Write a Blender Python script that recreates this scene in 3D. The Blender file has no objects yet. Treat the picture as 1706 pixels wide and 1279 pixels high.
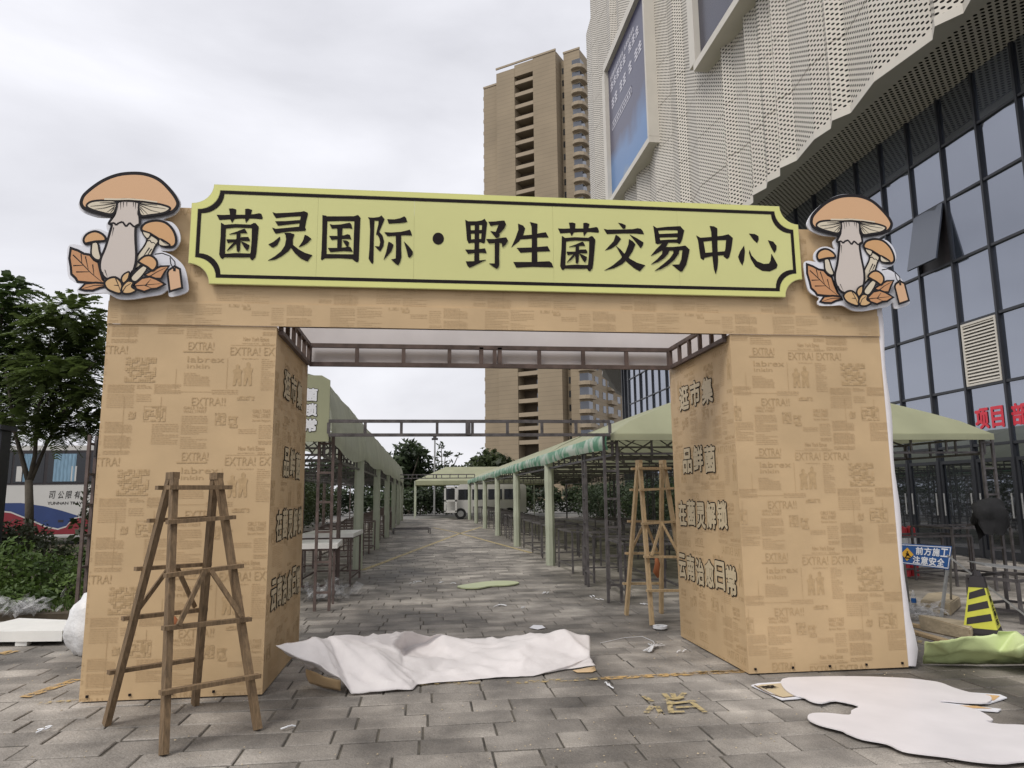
import bpy, bmesh, math, random
from mathutils import Vector, Matrix, noise
import numpy as np
R = math.radians
random.seed(7)
scene = bpy.context.scene
col = scene.collection

# ------------------------------------------------------------------ camera
W, H, FPX = 1706, 1279, 1200.0
VP, ROLL, CAMH = (708, 824), .0105, 1.6
_u, _v = VP[0] - W / 2, VP[1] - H / 2
_dy = Vector((_u, _v, FPX)).normalized()
_dz = -Vector((ROLL, 1, -(_v + ROLL * _u) / FPX)).normalized()
_dx = _dy.cross(_dz)
if _dx.x < 0: _dx = -_dx
CR = Matrix((_dx, _dy, _dz))            # photo ray (right, down, forward) -> world
def ray(x, y): return CR @ Vector((x - W / 2, y - H / 2, FPX))
C0 = Vector((0, 0, CAMH))
def G(x, y, z=0.0):
    r = ray(x, y); return C0 + r * ((z - CAMH) / r.z)
def AY(x, y, Y):
    r = ray(x, y); return C0 + r * (Y / r.y)
def AX(x, y, X):
    r = ray(x, y); return C0 + r * (X / r.x)
cd = bpy.data.cameras.new('camera'); cam = bpy.data.objects.new('camera', cd); col.objects.link(cam)
cd.sensor_width = 36; cd.lens = FPX / W * 36; cd.clip_start = .05; cd.clip_end = 3000
ex, ey, ez = CR @ Vector((1, 0, 0)), CR @ Vector((0, -1, 0)), CR @ Vector((0, 0, -1))
M = Matrix((ex, ey, ez)).transposed().to_4x4(); M.translation = C0
cam.matrix_world = M
scene.camera = cam

# ------------------------------------------------------------------ sky, sun, exposure
SUN_EL, SUN_AZ = 52, 225          # high soft sun behind the camera's left shoulder
world = bpy.data.worlds.new('World'); scene.world = world; world.use_nodes = True
nt = world.node_tree; nt.nodes.clear()
def N(t, k, **kw):
    n = t.nodes.new(k)
    for a, b in kw.items(): setattr(n, a, b)
    return n
sky = N(nt, 'ShaderNodeTexSky', sky_type='NISHITA', sun_disc=False)
sky.sun_elevation = R(SUN_EL); sky.sun_rotation = R(SUN_AZ); sky.air_density = 1.5; sky.dust_density = 4
bg1 = N(nt, 'ShaderNodeBackground'); bg1.inputs[1].default_value = .08
nt.links.new(sky.outputs[0], bg1.inputs[0])
tc = N(nt, 'ShaderNodeTexCoord'); mp = N(nt, 'ShaderNodeMapping'); mp.inputs['Scale'].default_value = (1.0, 1.0, 2.6)
mp.inputs['Location'].default_value = (.4, .15, .3)
nt.links.new(tc.outputs['Generated'], mp.inputs[0])
n1 = N(nt, 'ShaderNodeTexNoise'); n1.inputs['Scale'].default_value = 1.9; n1.inputs['Detail'].default_value = 7; n1.inputs['Roughness'].default_value = .5
n1.inputs['Distortion'].default_value = .25
nt.links.new(mp.outputs[0], n1.inputs['Vector'])
cr = N(nt, 'ShaderNodeValToRGB')
cr.color_ramp.elements[0].position = .30; cr.color_ramp.elements[0].color = (.47, .47, .505, 1)
cr.color_ramp.elements[1].position = .66; cr.color_ramp.elements[1].color = (.72, .72, .76, 1)
nt.links.new(n1.outputs[0], cr.inputs[0])
bg2 = N(nt, 'ShaderNodeBackground'); bg2.inputs[1].default_value = 1.0
nt.links.new(cr.outputs[0], bg2.inputs[0])
mx = N(nt, 'ShaderNodeMixShader'); mx.inputs[0].default_value = .93
nt.links.new(bg1.outputs[0], mx.inputs[1]); nt.links.new(bg2.outputs[0], mx.inputs[2])
out = N(nt, 'ShaderNodeOutputWorld'); nt.links.new(mx.outputs[0], out.inputs[0])
sl = bpy.data.lights.new('sun', 'SUN'); sl.energy = 1.4; sl.angle = R(22); sl.color = (1, .96, .9)
so = bpy.data.objects.new('sun', sl); col.objects.link(so)
sd = Vector((math.sin(R(SUN_AZ)) * math.cos(R(SUN_EL)), math.cos(R(SUN_AZ)) * math.cos(R(SUN_EL)), math.sin(R(SUN_EL))))
so.rotation_euler = sd.to_track_quat('Z', 'Y').to_euler(); so.location = sd * 60
vs = scene.view_settings; vs.view_transform = 'Standard'; vs.look = 'None'; vs.gamma = 1; vs.exposure = 0.52; vs.use_curve_mapping = False
scene.cycles.max_bounces = 8; scene.cycles.transparent_max_bounces = 12
try: scene.cycles.use_denoising = True
except Exception: pass

# ------------------------------------------------------------------ helpers
class MB:
    def __init__(s): s.v, s.f, s.m = [], [], []; s.mi = 0; s.c = None
    def add(s, vs_, fs):
        b = len(s.v); s.v += [Vector(p) for p in vs_]
        for f in fs: s.f.append([b + i for i in f]); s.m.append(s.mi)
    def box(s, c, d, rot=None):
        c = Vector(c); h = [x / 2 for x in d]; P = []
        for sx in (-1, 1):
            for sy in (-1, 1):
                for sz in (-1, 1):
                    p = Vector((sx * h[0], sy * h[1], sz * h[2]))
                    if rot: p = rot @ p
                    P.append(c + p)
        s.add(P, [(0, 1, 3, 2), (4, 6, 7, 5), (0, 4, 5, 1), (2, 3, 7, 6), (0, 2, 6, 4), (1, 5, 7, 3)])
        return s
    def span(s, a, b):
        a, b = Vector(a), Vector(b)
        return s.box((a + b) / 2, [abs(x) for x in (b - a)])
    def bar(s, p, q, w, h=None, up=(0, 0, 1)):
        p, q = Vector(p), Vector(q); h = h or w; d = q - p; L = d.length
        if L < 1e-6: return s
        z = d / L; u = Vector(up)
        if abs(z.dot(u)) > .97: u = Vector((1, 0, 0))
        x = u.cross(z).normalized(); y = z.cross(x)
        return s.box((p + q) / 2, (w, h, L), Matrix((x, y, z)).transposed())
    def tube(s, pts, rs, n=8, caps=True):
        pts = [Vector(p) for p in pts]
        if not isinstance(rs, (list, tuple)): rs = [rs] * len(pts)
        rings = []; u = None
        for i, p in enumerate(pts):
            d = (pts[min(i + 1, len(pts) - 1)] - pts[max(i - 1, 0)]).normalized()
            if u is None: u = d.cross(Vector((0, 0, 1)) if abs(d.z) < .9 else Vector((1, 0, 0))).normalized()
            u = (u - d * u.dot(d)).normalized(); w = d.cross(u)
            rings.append([p + (u * math.cos(2 * math.pi * k / n) + w * math.sin(2 * math.pi * k / n)) * rs[i] for k in range(n)])
        fs = []
        for i in range(len(pts) - 1):
            for k in range(n): fs.append((i * n + k, i * n + (k + 1) % n, (i + 1) * n + (k + 1) % n, (i + 1) * n + k))
        if caps: fs += [tuple(range(n)), tuple((len(pts) - 1) * n + k for k in range(n))]
        s.add([p for r in rings for p in r], fs); return s
    def prism(s, pts, off):
        pts = [Vector(p) for p in pts]; off = Vector(off); n = len(pts)
        s.add(pts + [p + off for p in pts], [tuple(range(n)), tuple(range(2 * n - 1, n - 1, -1))] + [(i, (i + 1) % n, n + (i + 1) % n, n + i) for i in range(n)])
        return s
    def poly(s, pts): s.add(pts, [tuple(range(len(pts)))]); return s
    def build(s, name, mat_, parent=None, smooth=False, recalc=True, attr=None):
        o0 = Vector(parent['_o']) if parent is not None and '_o' in parent else Vector((0, 0, 0))
        me = bpy.data.meshes.new(name)
        me.from_pydata([tuple(p - o0) for p in s.v], [], s.f)
        for m_ in (mat_ if isinstance(mat_, (list, tuple)) else [mat_]): me.materials.append(m_)
        if any(s.m): me.polygons.foreach_set('material_index', s.m)
        if smooth: me.polygons.foreach_set('use_smooth', [True] * len(me.polygons))
        if recalc:
            bm = bmesh.new(); bm.from_mesh(me); bmesh.ops.recalc_face_normals(bm, faces=bm.faces); bm.to_mesh(me); bm.free()
        if attr is not None:
            a = me.attributes.new('rnd', 'FLOAT', 'FACE'); a.data.foreach_set('value', attr)
        me.update()
        return addobj(name, me, parent)
def addobj(name, me, parent=None):
    o = bpy.data.objects.new(name, me); col.objects.link(o)
    if parent is not None:
        o.parent = parent
        if '_o' in parent: o['_o'] = tuple(parent['_o'])
    return o
def tag(o, label=None, cat=None, group=None, kind=None):
    if label: o['label'] = label
    if cat: o['category'] = cat
    if group: o['group'] = group
    if kind: o['kind'] = kind
    return o
def thing(name, loc, label, cat, group=None):
    o = bpy.data.objects.new(name, None); col.objects.link(o); o.location = loc; o['_o'] = tuple(loc); o.empty_display_size = .2
    return tag(o, label, cat, group)
def one(mb, name, mat_, label, cat, group=None, **kw):
    """a thing that is one mesh, its origin at its base"""
    xs = [p.x for p in mb.v]; ys = [p.y for p in mb.v]; zs = [p.z for p in mb.v]
    o0 = Vector(((min(xs) + max(xs)) / 2, (min(ys) + max(ys)) / 2, min(zs)))
    mb.v = [p - o0 for p in mb.v]
    o = mb.build(name, mat_, None, **kw); o.location = o0; o['_o'] = tuple(o0)
    return tag(o, label, cat, group)
def copy_tree(o, parent=None):
    c = o.copy(); col.objects.link(c)
    if parent is not None: c.parent = parent
    for ch in list(o.children): copy_tree(ch, c)
    return c

def mat(name, c, rough=.7, var=.12, scale=5., bump=0., bscale=40., metal=0., spec=.5, detail=5., trans=0., objrnd=0., attr=False, stretch=None, c2=None, emit=0):
    m = bpy.data.materials.new(name); m.use_nodes = True; t = m.node_tree; b = t.nodes['Principled BSDF']
    b.inputs['Roughness'].default_value = rough; b.inputs['Metallic'].default_value = metal; b.inputs['Specular IOR Level'].default_value = spec
    co = N(t, 'ShaderNodeTexCoord'); src = co.outputs['Object']
    if stretch:
        mpn = N(t, 'ShaderNodeMapping'); mpn.inputs['Scale'].default_value = stretch; t.links.new(src, mpn.inputs[0]); src = mpn.outputs[0]
    nz = N(t, 'ShaderNodeTexNoise'); nz.inputs['Scale'].default_value = scale; nz.inputs['Detail'].default_value = detail; t.links.new(src, nz.inputs['Vector'])
    if objrnd and not attr:      # shift the pattern for each object
        oi = N(t, 'ShaderNodeObjectInfo'); va = N(t, 'ShaderNodeVectorMath', operation='SCALE'); t.links.new(oi.outputs['Location'], va.inputs[0]); va.inputs[3].default_value = 1
        ad = N(t, 'ShaderNodeVectorMath', operation='ADD'); t.links.new(src, ad.inputs[0]); t.links.new(va.outputs[0], ad.inputs[1]); t.links.new(ad.outputs[0], nz.inputs['Vector'])
    r = N(t, 'ShaderNodeValToRGB'); e = r.color_ramp.elements
    lo = [x * (1 - var) for x in c]; hi = list(c2) if c2 else [min(1, x * (1 + var)) for x in c]
    e[0].position = .3; e[0].color = (*lo, 1); e[1].position = .7; e[1].color = (*hi, 1)
    t.links.new(nz.outputs[0], r.inputs[0]); colr = r.outputs[0]
    if objrnd or attr:
        if attr: at = N(t, 'ShaderNodeAttribute', attribute_name='rnd'); rv = at.outputs['Fac']
        else: rv = oi.outputs['Random']
        mr = N(t, 'ShaderNodeMapRange'); mr.inputs[3].default_value = 1 - objrnd; mr.inputs[4].default_value = 1 + objrnd; t.links.new(rv, mr.inputs[0])
        mm = N(t, 'ShaderNodeVectorMath', operation='SCALE'); t.links.new(colr, mm.inputs[0]); t.links.new(mr.outputs[0], mm.inputs[3]); colr = mm.outputs[0]
    t.links.new(colr, b.inputs['Base Color'])
    if bump:
        n2 = N(t, 'ShaderNodeTexNoise'); n2.inputs['Scale'].default_value = bscale; n2.inputs['Detail'].default_value = 6; t.links.new(src, n2.inputs['Vector'])
        bp = N(t, 'ShaderNodeBump'); bp.inputs['Strength'].default_value = bump; bp.inputs['Distance'].default_value = .02; t.links.new(n2.outputs[0], bp.inputs['Height']); t.links.new(bp.outputs[0], b.inputs['Normal'])
    if trans:
        tr = N(t, 'ShaderNodeBsdfTranslucent'); t.links.new(colr, tr.inputs[0]); ms = N(t, 'ShaderNodeMixShader'); ms.inputs[0].default_value = trans
        t.links.new(b.outputs[0], ms.inputs[1]); t.links.new(tr.outputs[0], ms.inputs[2]); t.links.new(ms.outputs[0], t.nodes['Material Output'].inputs[0])
    return m

_GC = {}
def text_mesh(body, size=1., offset=0., extrude=0., align='LEFT'):
    cu = bpy.data.curves.new('lettering', 'FONT'); cu.body = body; cu.size = size; cu.offset = offset; cu.extrude = extrude; cu.align_x = align; cu.resolution_u = 3
    o = bpy.data.objects.new('lettering', cu); col.objects.link(o)
    dg = bpy.context.evaluated_depsgraph_get(); dg.update()
    me = bpy.data.meshes.new_from_object(o.evaluated_get(dg)); bpy.data.objects.remove(o); bpy.data.curves.remove(cu)
    return me
def text_into(mb, body, org, ux, uy, size, offset=0., width=None, nrm=None, depth=0.):
    """lettering laid on a plane: org = lower left, ux/uy unit directions, fitted to width"""
    if (body, offset) not in _GC:
        me = text_mesh(body, 1., offset); _GC[(body, offset)] = ([v.co.copy() for v in me.vertices], [list(p.vertices) for p in me.polygons]); bpy.data.meshes.remove(me)
    vs_, F = _GC[(body, offset)]
    if not vs_: return
    x0 = min(v.x for v in vs_); x1 = max(v.x for v in vs_); y0 = min(v.y for v in vs_); y1 = max(v.y for v in vs_)
    sy = size / max(1e-6, y1 - y0); sx = width / max(1e-6, x1 - x0) if width else sy
    P = [Vector(org) + Vector(ux) * ((v.x - x0) * sx) + Vector(uy) * ((v.y - y0) * sy) for v in vs_]
    if depth and nrm is not None:
        n = Vector(nrm) * depth; P = [p + n for p in P]
    mb.add(P, F)

def bold(mb, body, org, ux, uy, size, width, nrm=(0, 0, 0), d0=0., rad=.01, n=6):
    """heavier lettering: the plain glyph laid several times, shifted by a stroke's half width"""
    ux, uy = Vector(ux), Vector(uy)
    for k in range(n + 1):
        a = k * 2 * math.pi / n; r = rad if k < n else 0
        text_into(mb, body, Vector(org) + (ux * math.cos(a) + uy * math.sin(a)) * r, ux, uy, size, 0, width, nrm, d0 + .00016 * k)
def outlined(body, org, ux, uy, size, width, nrm, rad, d0, off=.012):
    o_ = MB(); bold(o_, body, org, ux, uy, size, width, nrm, d0, rad + .010, 12)
    f_ = MB(); bold(f_, body, org, ux, uy, size, width, nrm, d0 + .0028, .010, 8)
    return o_, f_
# ------------------------------------------------------------------ materials
M_ = {}
M_['ground'] = mat('ground', (.16, .155, .145), .9, .25, .4)
M_['mortar'] = mat('joint_sand', (.05, .046, .04), .95, .3, 3.5, .6, 60, c2=(.13, .115, .09))
def stone_mat(attr):
    m = mat('paving_stone_far' if attr else 'paving_stone', (.305, .278, .245), .72, .45, 2.3, .6, 34, objrnd=.27, attr=attr, detail=8)
    t = m.node_tree; b = t.nodes['Principled BSDF']; co = t.nodes.new('ShaderNodeTexCoord')
    # damp, dirty patches that run across the stones
    ge = N(t, 'ShaderNodeNewGeometry'); nz = N(t, 'ShaderNodeTexNoise'); nz.inputs['Scale'].default_value = .55; nz.inputs['Detail'].default_value = 6; t.links.new(ge.outputs['Position'], nz.inputs['Vector'])
    rp = N(t, 'ShaderNodeValToRGB'); rp.color_ramp.elements[0].position = .38; rp.color_ramp.elements[0].color = (.42, .41, .40, 1); rp.color_ramp.elements[1].position = .6; rp.color_ramp.elements[1].color = (1, 1, 1, 1)
    t.links.new(nz.outputs[0], rp.inputs[0])
    mu = N(t, 'ShaderNodeMix', data_type='RGBA', blend_type='MULTIPLY'); mu.inputs[0].default_value = 1
    old = b.inputs['Base Color'].links[0].from_socket; t.links.new(old, mu.inputs[6]); t.links.new(rp.outputs[0], mu.inputs[7])
    # chips and speckle
    n3 = N(t, 'ShaderNodeTexNoise'); n3.inputs['Scale'].default_value = 120; n3.inputs['Detail'].default_value = 3; t.links.new(ge.outputs['Position'], n3.inputs['Vector'])
    r3 = N(t, 'ShaderNodeValToRGB'); r3.color_ramp.elements[0].position = .35; r3.color_ramp.elements[0].color = (.75, .75, .75, 1); r3.color_ramp.elements[1].position = .65; r3.color_ramp.elements[1].color = (1.15, 1.15, 1.15, 1); t.links.new(n3.outputs[0], r3.inputs[0])
    m2 = N(t, 'ShaderNodeMix', data_type='RGBA', blend_type='MULTIPLY'); m2.inputs[0].default_value = 1; t.links.new(mu.outputs[2], m2.inputs[6]); t.links.new(r3.outputs[0], m2.inputs[7])
    t.links.new(m2.outputs[2], b.inputs['Base Color'])
    mr = N(t, 'ShaderNodeMapRange'); mr.inputs[1].default_value = .35; mr.inputs[2].default_value = .65; mr.inputs[3].default_value = .6; mr.inputs[4].default_value = .92; t.links.new(nz.outputs[0], mr.inputs[0]); t.links.new(mr.outputs[0], b.inputs['Roughness'])
    return m
M_['stone'] = stone_mat(False); M_['stone_far'] = stone_mat(True)
M_['kraft'] = mat('kraft_canvas', (.545, .388, .218), .52, .08, 2.2, .22, 3.2, spec=.35)
M_['print'] = mat('brown_print', (.465, .322, .172), .65, .14, 25, spec=.3)
M_['print_l'] = mat('light_brown_print', (.512, .36, .198), .65, .1, 30, spec=.3)
M_['white_pl'] = mat('white_plastic', (.72, .69, .70), .45, .07, 2.2, .05, 12)
M_['sheet'] = mat('white_sheet', (.76, .72, .705), .5, .09, 2.5, .25, 14, trans=.2)
M_['steel'] = mat('dark_square_tube', (.115, .105, .105), .5, .35, 9, .1, 60, metal=.35)
M_['steel_rust'] = mat('brown_primed_tube', (.12, .088, .078), .6, .35, 7, .1, 60, metal=.2)
M_['galv'] = mat('galvanised_tube', (.38, .38, .37), .4, .2, 12, 0, metal=.6)
M_['board'] = mat('yellow_green_board', (.62, .615, .255), .42, .04, 1.2, .03, 20)
M_['board_edge'] = mat('pale_yellow_rim', (.67, .67, .23), .42, .03, 2)
M_['ink'] = mat('black_ink', (.016, .012, .012), .75, .2, 20, spec=.15)
M_['black'] = mat('black_outline', (.018, .016, .018), .7, .1, 20, spec=.2)
M_['art_white'] = mat('white_foam_board', (.74, .74, .78), .5, .03, 3)
M_['cap'] = mat('orange_cap_print', (.66, .37, .20), .5, .10, 2.2, c2=(.72, .46, .25))
M_['capd'] = mat('orange_small_cap_print', (.62, .35, .155), .5, .08, 6)
M_['gill'] = mat('cream_gill_print', (.66, .58, .44), .5, .08, 6)
M_['stem'] = mat('grey_stem_print', (.60, .53, .475), .5, .06, 4)
M_['leafp'] = mat('brown_leaf_print', (.55, .27, .12), .5, .1, 7)
M_['leafl'] = mat('tan_leaf_print', (.62, .40, .19), .5, .1, 7)
M_['tagp'] = mat('tag_print', (.66, .41, .24), .5, .04, 5)
M_['wood'] = mat('weathered_wood', (.19, .125, .066), .75, .35, 6, .5, 30, stretch=(9, 9, 1.2), objrnd=.15)
M_['wood_l'] = mat('pale_new_wood', (.44, .32, .18), .7, .22, 6, .3, 30, stretch=(9, 9, 1.2), objrnd=.12)
M_['tarp'] = mat('pale_green_tarp', (.45, .46, .30), .55, .08, 1.4, .15, 5, trans=.34)
M_['tarp_l'] = mat('grey_green_tarp', (.52, .54, .43), .5, .14, 1.8, .2, 4, trans=.3)
M_['wrap'] = mat('pale_green_wrap', (.40, .425, .325), .6, .08, 2, .15, 6)
M_['foam'] = mat('white_foam_slab', (.76, .75, .71), .6, .05, 5, .1, 60)
M_['sack'] = mat('white_plastic_sack', (.70, .70, .70), .4, .06, 6, .5, 26)
M_['film'] = mat('clear_crumpled_film', (.5, .5, .5), .18, .3, 18, .8, 24, spec=.8)
_t = M_['film'].node_tree; _p = N(_t, 'ShaderNodeBsdfTransparent'); _x = N(_t, 'ShaderNodeMixShader'); _x.inputs[0].default_value = .32
_t.links.new(_t.nodes['Principled BSDF'].outputs[0], _x.inputs[2]); _t.links.new(_p.outputs[0], _x.inputs[1]); _t.links.new(_x.outputs[0], _t.nodes['Material Output'].inputs[0])
M_['greencloth'] = mat('lime_green_cloth', (.55, .64, .31), .55, .06, 3, .15, 14)
M_['paint'] = None
def worn(name, c, thr):
    m = mat(name, c, .7, .15, 20); t = m.node_tree; b = t.nodes['Principled BSDF']
    ge = N(t, 'ShaderNodeNewGeometry'); nz = N(t, 'ShaderNodeTexNoise'); nz.inputs['Scale'].default_value = 14; nz.inputs['Detail'].default_value = 8; nz.inputs['Roughness'].default_value = .7; t.links.new(ge.outputs['Position'], nz.inputs['Vector'])
    r = N(t, 'ShaderNodeValToRGB'); r.color_ramp.elements[0].position = thr - .05; r.color_ramp.elements[1].position = thr + .07; t.links.new(nz.outputs[0], r.inputs[0]); t.links.new(r.outputs[0], b.inputs['Alpha'])
    return m
M_['paint'] = worn('worn_yellow_paint', (.44, .33, .15), .53)
M_['paint3'] = worn('thin_yellow_paint', (.43, .34, .17), .43)
M_['paint2'] = worn('worn_orange_paint', (.48, .31, .12), .47)
M_['green'] = None
def leaf_mat(name, c, c2, scale=.8):
    m = mat(name, c, .55, .35, scale, c2=c2, trans=.3, objrnd=.1); return m
M_['leaf_fern'] = leaf_mat('dark_fern_leaf', (.055, .09, .028), (.11, .17, .045))
M_['leaf_fern2'] = leaf_mat('olive_fern_leaf', (.065, .095, .026), (.13, .18, .048))
M_['leaf_hedge'] = leaf_mat('hedge_leaf', (.06, .115, .026), (.15, .23, .05), 2.2)
M_['leaf_hedge2'] = leaf_mat('dull_shrub_leaf', (.04, .055, .03), (.075, .09, .04), 2.2)
M_['leaf_far'] = leaf_mat('far_tree_leaf', (.028, .046, .022), (.065, .095, .038), .5)
M_['leaf_far2'] = leaf_mat('far_round_tree_leaf', (.03, .045, .016), (.06, .085, .025), .5)
M_['bark'] = mat('grey_brown_bark', (.10, .085, .065), .9, .3, 6, .6, 20)
M_['soil'] = mat('soil', (.07, .055, .035), .95, .3, 5, .4, 20)
M_['panel'] = None
def perf(name, c, au, av, r, ax):
    """perforated metal sheet: round holes in staggered rows, au by av metres apart"""
    m = mat(name, c, .5, .05, .25, metal=.0); t = m.node_tree; b = t.nodes['Principled BSDF']
    ge = N(t, 'ShaderNodeNewGeometry'); sp = N(t, 'ShaderNodeSeparateXYZ'); t.links.new(ge.outputs['Position'], sp.inputs[0])
    cb = N(t, 'ShaderNodeCombineXYZ')
    if ax == 'wall':
        at = N(t, 'ShaderNodeAttribute', attribute_name='run'); t.links.new(at.outputs['Fac'], cb.inputs[0]); t.links.new(sp.outputs[2], cb.inputs[1])
    else: t.links.new(sp.outputs[0], cb.inputs[0]); t.links.new(sp.outputs[1], cb.inputs[1])
    ds = []
    for sh in (0, .5):
        sc = N(t, 'ShaderNodeVectorMath', operation='MULTIPLY_ADD'); sc.inputs[1].default_value = (1 / au, 1 / av, 0); sc.inputs[2].default_value = (sh, sh, 0); t.links.new(cb.outputs[0], sc.inputs[0])
        fr = N(t, 'ShaderNodeVectorMath', operation='FRACTION'); t.links.new(sc.outputs[0], fr.inputs[0])
        su = N(t, 'ShaderNodeVectorMath', operation='SUBTRACT'); su.inputs[1].default_value = (.5, .5, 0); t.links.new(fr.outputs[0], su.inputs[0])
        le = N(t, 'ShaderNodeVectorMath', operation='LENGTH'); t.links.new(su.outputs[0], le.inputs[0]); ds.append(le.outputs['Value'])
    mn = N(t, 'ShaderNodeMath', operation='MINIMUM'); t.links.new(ds[0], mn.inputs[0]); t.links.new(ds[1], mn.inputs[1])
    lt = N(t, 'ShaderNodeMath', operation='LESS_THAN'); lt.inputs[1].default_value = r; t.links.new(mn.outputs[0], lt.inputs[0])
    hole = N(t, 'ShaderNodeBsdfDiffuse'); hole.inputs[0].default_value = (.02, .019, .018, 1)
    ms = N(t, 'ShaderNodeMixShader'); t.links.new(lt.outputs[0], ms.inputs[0]); t.links.new(b.outputs[0], ms.inputs[1]); t.links.new(hole.outputs[0], ms.inputs[2]); t.links.new(ms.outputs[0], t.nodes['Material Output'].inputs[0])
    return m
M_['perf'] = perf('perforated_white_panel', (.60, .56, .49), .26, .15, .20, 'wall')
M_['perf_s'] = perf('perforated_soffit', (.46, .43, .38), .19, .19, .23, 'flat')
M_['trim'] = mat('pale_metal_trim', (.58, .545, .48), .5, .05, 1)
M_['trim_g'] = mat('grey_metal_frame', (.42, .40, .36), .5, .06, 1)
def glass_mat(name, c, refl, rough=.02):
    m = mat(name, c, .2, .1, .5, objrnd=.55); t = m.node_tree; b = t.nodes['Principled BSDF']
    gl = N(t, 'ShaderNodeBsdfGlossy'); gl.inputs['Roughness'].default_value = rough; gl.inputs['Color'].default_value = (.80, .86, 1, 1)
    nz = N(t, 'ShaderNodeTexNoise'); nz.inputs['Scale'].default_value = .8; bp = N(t, 'ShaderNodeBump'); bp.inputs['Strength'].default_value = .05; bp.inputs['Distance'].default_value = .05; t.links.new(nz.outputs[0], bp.inputs['Height']); t.links.new(bp.outputs[0], gl.inputs['Normal'])
    lw = N(t, 'ShaderNodeLayerWeight'); lw.inputs[0].default_value = .35; mr = N(t, 'ShaderNodeMapRange'); mr.inputs[3].default_value = refl; mr.inputs[4].default_value = min(1, refl + .24); t.links.new(lw.outputs['Fresnel'], mr.inputs[0])
    ms = N(t, 'ShaderNodeMixShader'); t.links.new(mr.outputs[0], ms.inputs[0]); t.links.new(b.outputs[0], ms.inputs[1]); t.links.new(gl.outputs[0], ms.inputs[2]); t.links.new(ms.outputs[0], t.nodes['Material Output'].inputs[0])
    return m
M_['glass'] = glass_mat('blue_grey_glass', (.03, .036, .048), .05)
M_['glass_dk'] = glass_mat('dark_door_glass', (.012, .014, .016), .05)
M_['glass_bus'] = glass_mat('dark_coach_glass', (.010, .011, .013), .0)
M_['mull'] = mat('dark_mullion', (.035, .037, .043), .4, .1, 3, metal=.3)
M_['red'] = mat('red_lettering', (.62, .03, .055), .4, .05, 5)
M_['tower'] = None
def tower_mat():
    m = mat('tan_tower_render', (.265, .21, .14), .8, .12, .12)
    t = m.node_tree; b = t.nodes['Principled BSDF']; ge = N(t, 'ShaderNodeNewGeometry'); sp = N(t, 'ShaderNodeSeparateXYZ'); t.links.new(ge.outputs['Position'], sp.inputs[0])
    d = N(t, 'ShaderNodeMath', operation='MULTIPLY'); d.inputs[1].default_value = 1 / 3.2 * 3; t.links.new(sp.outputs[2], d.inputs[0]); f = N(t, 'ShaderNodeMath', operation='FRACT'); t.links.new(d.outputs[0], f.inputs[0])
    lt = N(t, 'ShaderNodeMath', operation='LESS_THAN'); lt.inputs[1].default_value = .12; t.links.new(f.outputs[0], lt.inputs[0])
    mu = N(t, 'ShaderNodeMix', data_type='RGBA', blend_type='MULTIPLY'); t.links.new(lt.outputs[0], mu.inputs[0]); old = b.inputs['Base Color'].links[0].from_socket; t.links.new(old, mu.inputs[6]); mu.inputs[7].default_value = (.82, .82, .82, 1); t.links.new(mu.outputs[2], b.inputs['Base Color'])
    return m
M_['tower'] = tower_mat()
M_['tower_lt'] = mat('tan_tower_ledge', (.31, .25, .175), .8, .06, .3)
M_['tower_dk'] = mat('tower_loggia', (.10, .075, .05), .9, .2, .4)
M_['win'] = glass_mat('far_window', (.03, .032, .035), .08)
M_['bus_w'] = mat('white_coach_paint', (.56, .55, .52), .3, .03, 2)
M_['bus_b'] = mat('blue_coach_stripe', (.025, .05, .16), .3, .08, 2)
M_['bus_r'] = mat('red_coach_skirt', (.22, .02, .03), .3, .08, 2)
M_['curtain'] = mat('blue_curtain', (.20, .32, .42), .9, .3, 14, stretch=(6, 1, .3))
M_['rubber'] = mat('black_rubber', (.02, .02, .02), .8, .2, 10)
M_['bluesign'] = mat('blue_sign_sheet', (.015, .085, .27), .35, .08, 4)
M_['signwhite'] = mat('white_sign_print', (.75, .76, .78), .4, .02, 4)
M_['amber'] = mat('amber_diamond', (.72, .40, .03), .4, .04, 4)
M_['coney'] = mat('yellow_cone', (.62, .62, .07), .4, .1, 6)
M_['coneb'] = mat('black_cone', (.025, .02, .022), .5, .2, 6)
M_['sandstone'] = mat('pale_stone_block', (.42, .345, .235), .85, .2, 6, .5, 30, objrnd=.1)
M_['jacket'] = mat('black_fabric', (.012, .012, .013), .9, .3, 8, .3, 60)
M_['redpl'] = mat('red_plastic', (.55, .04, .05), .4, .1, 5)
M_['screen'] = None
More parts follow.
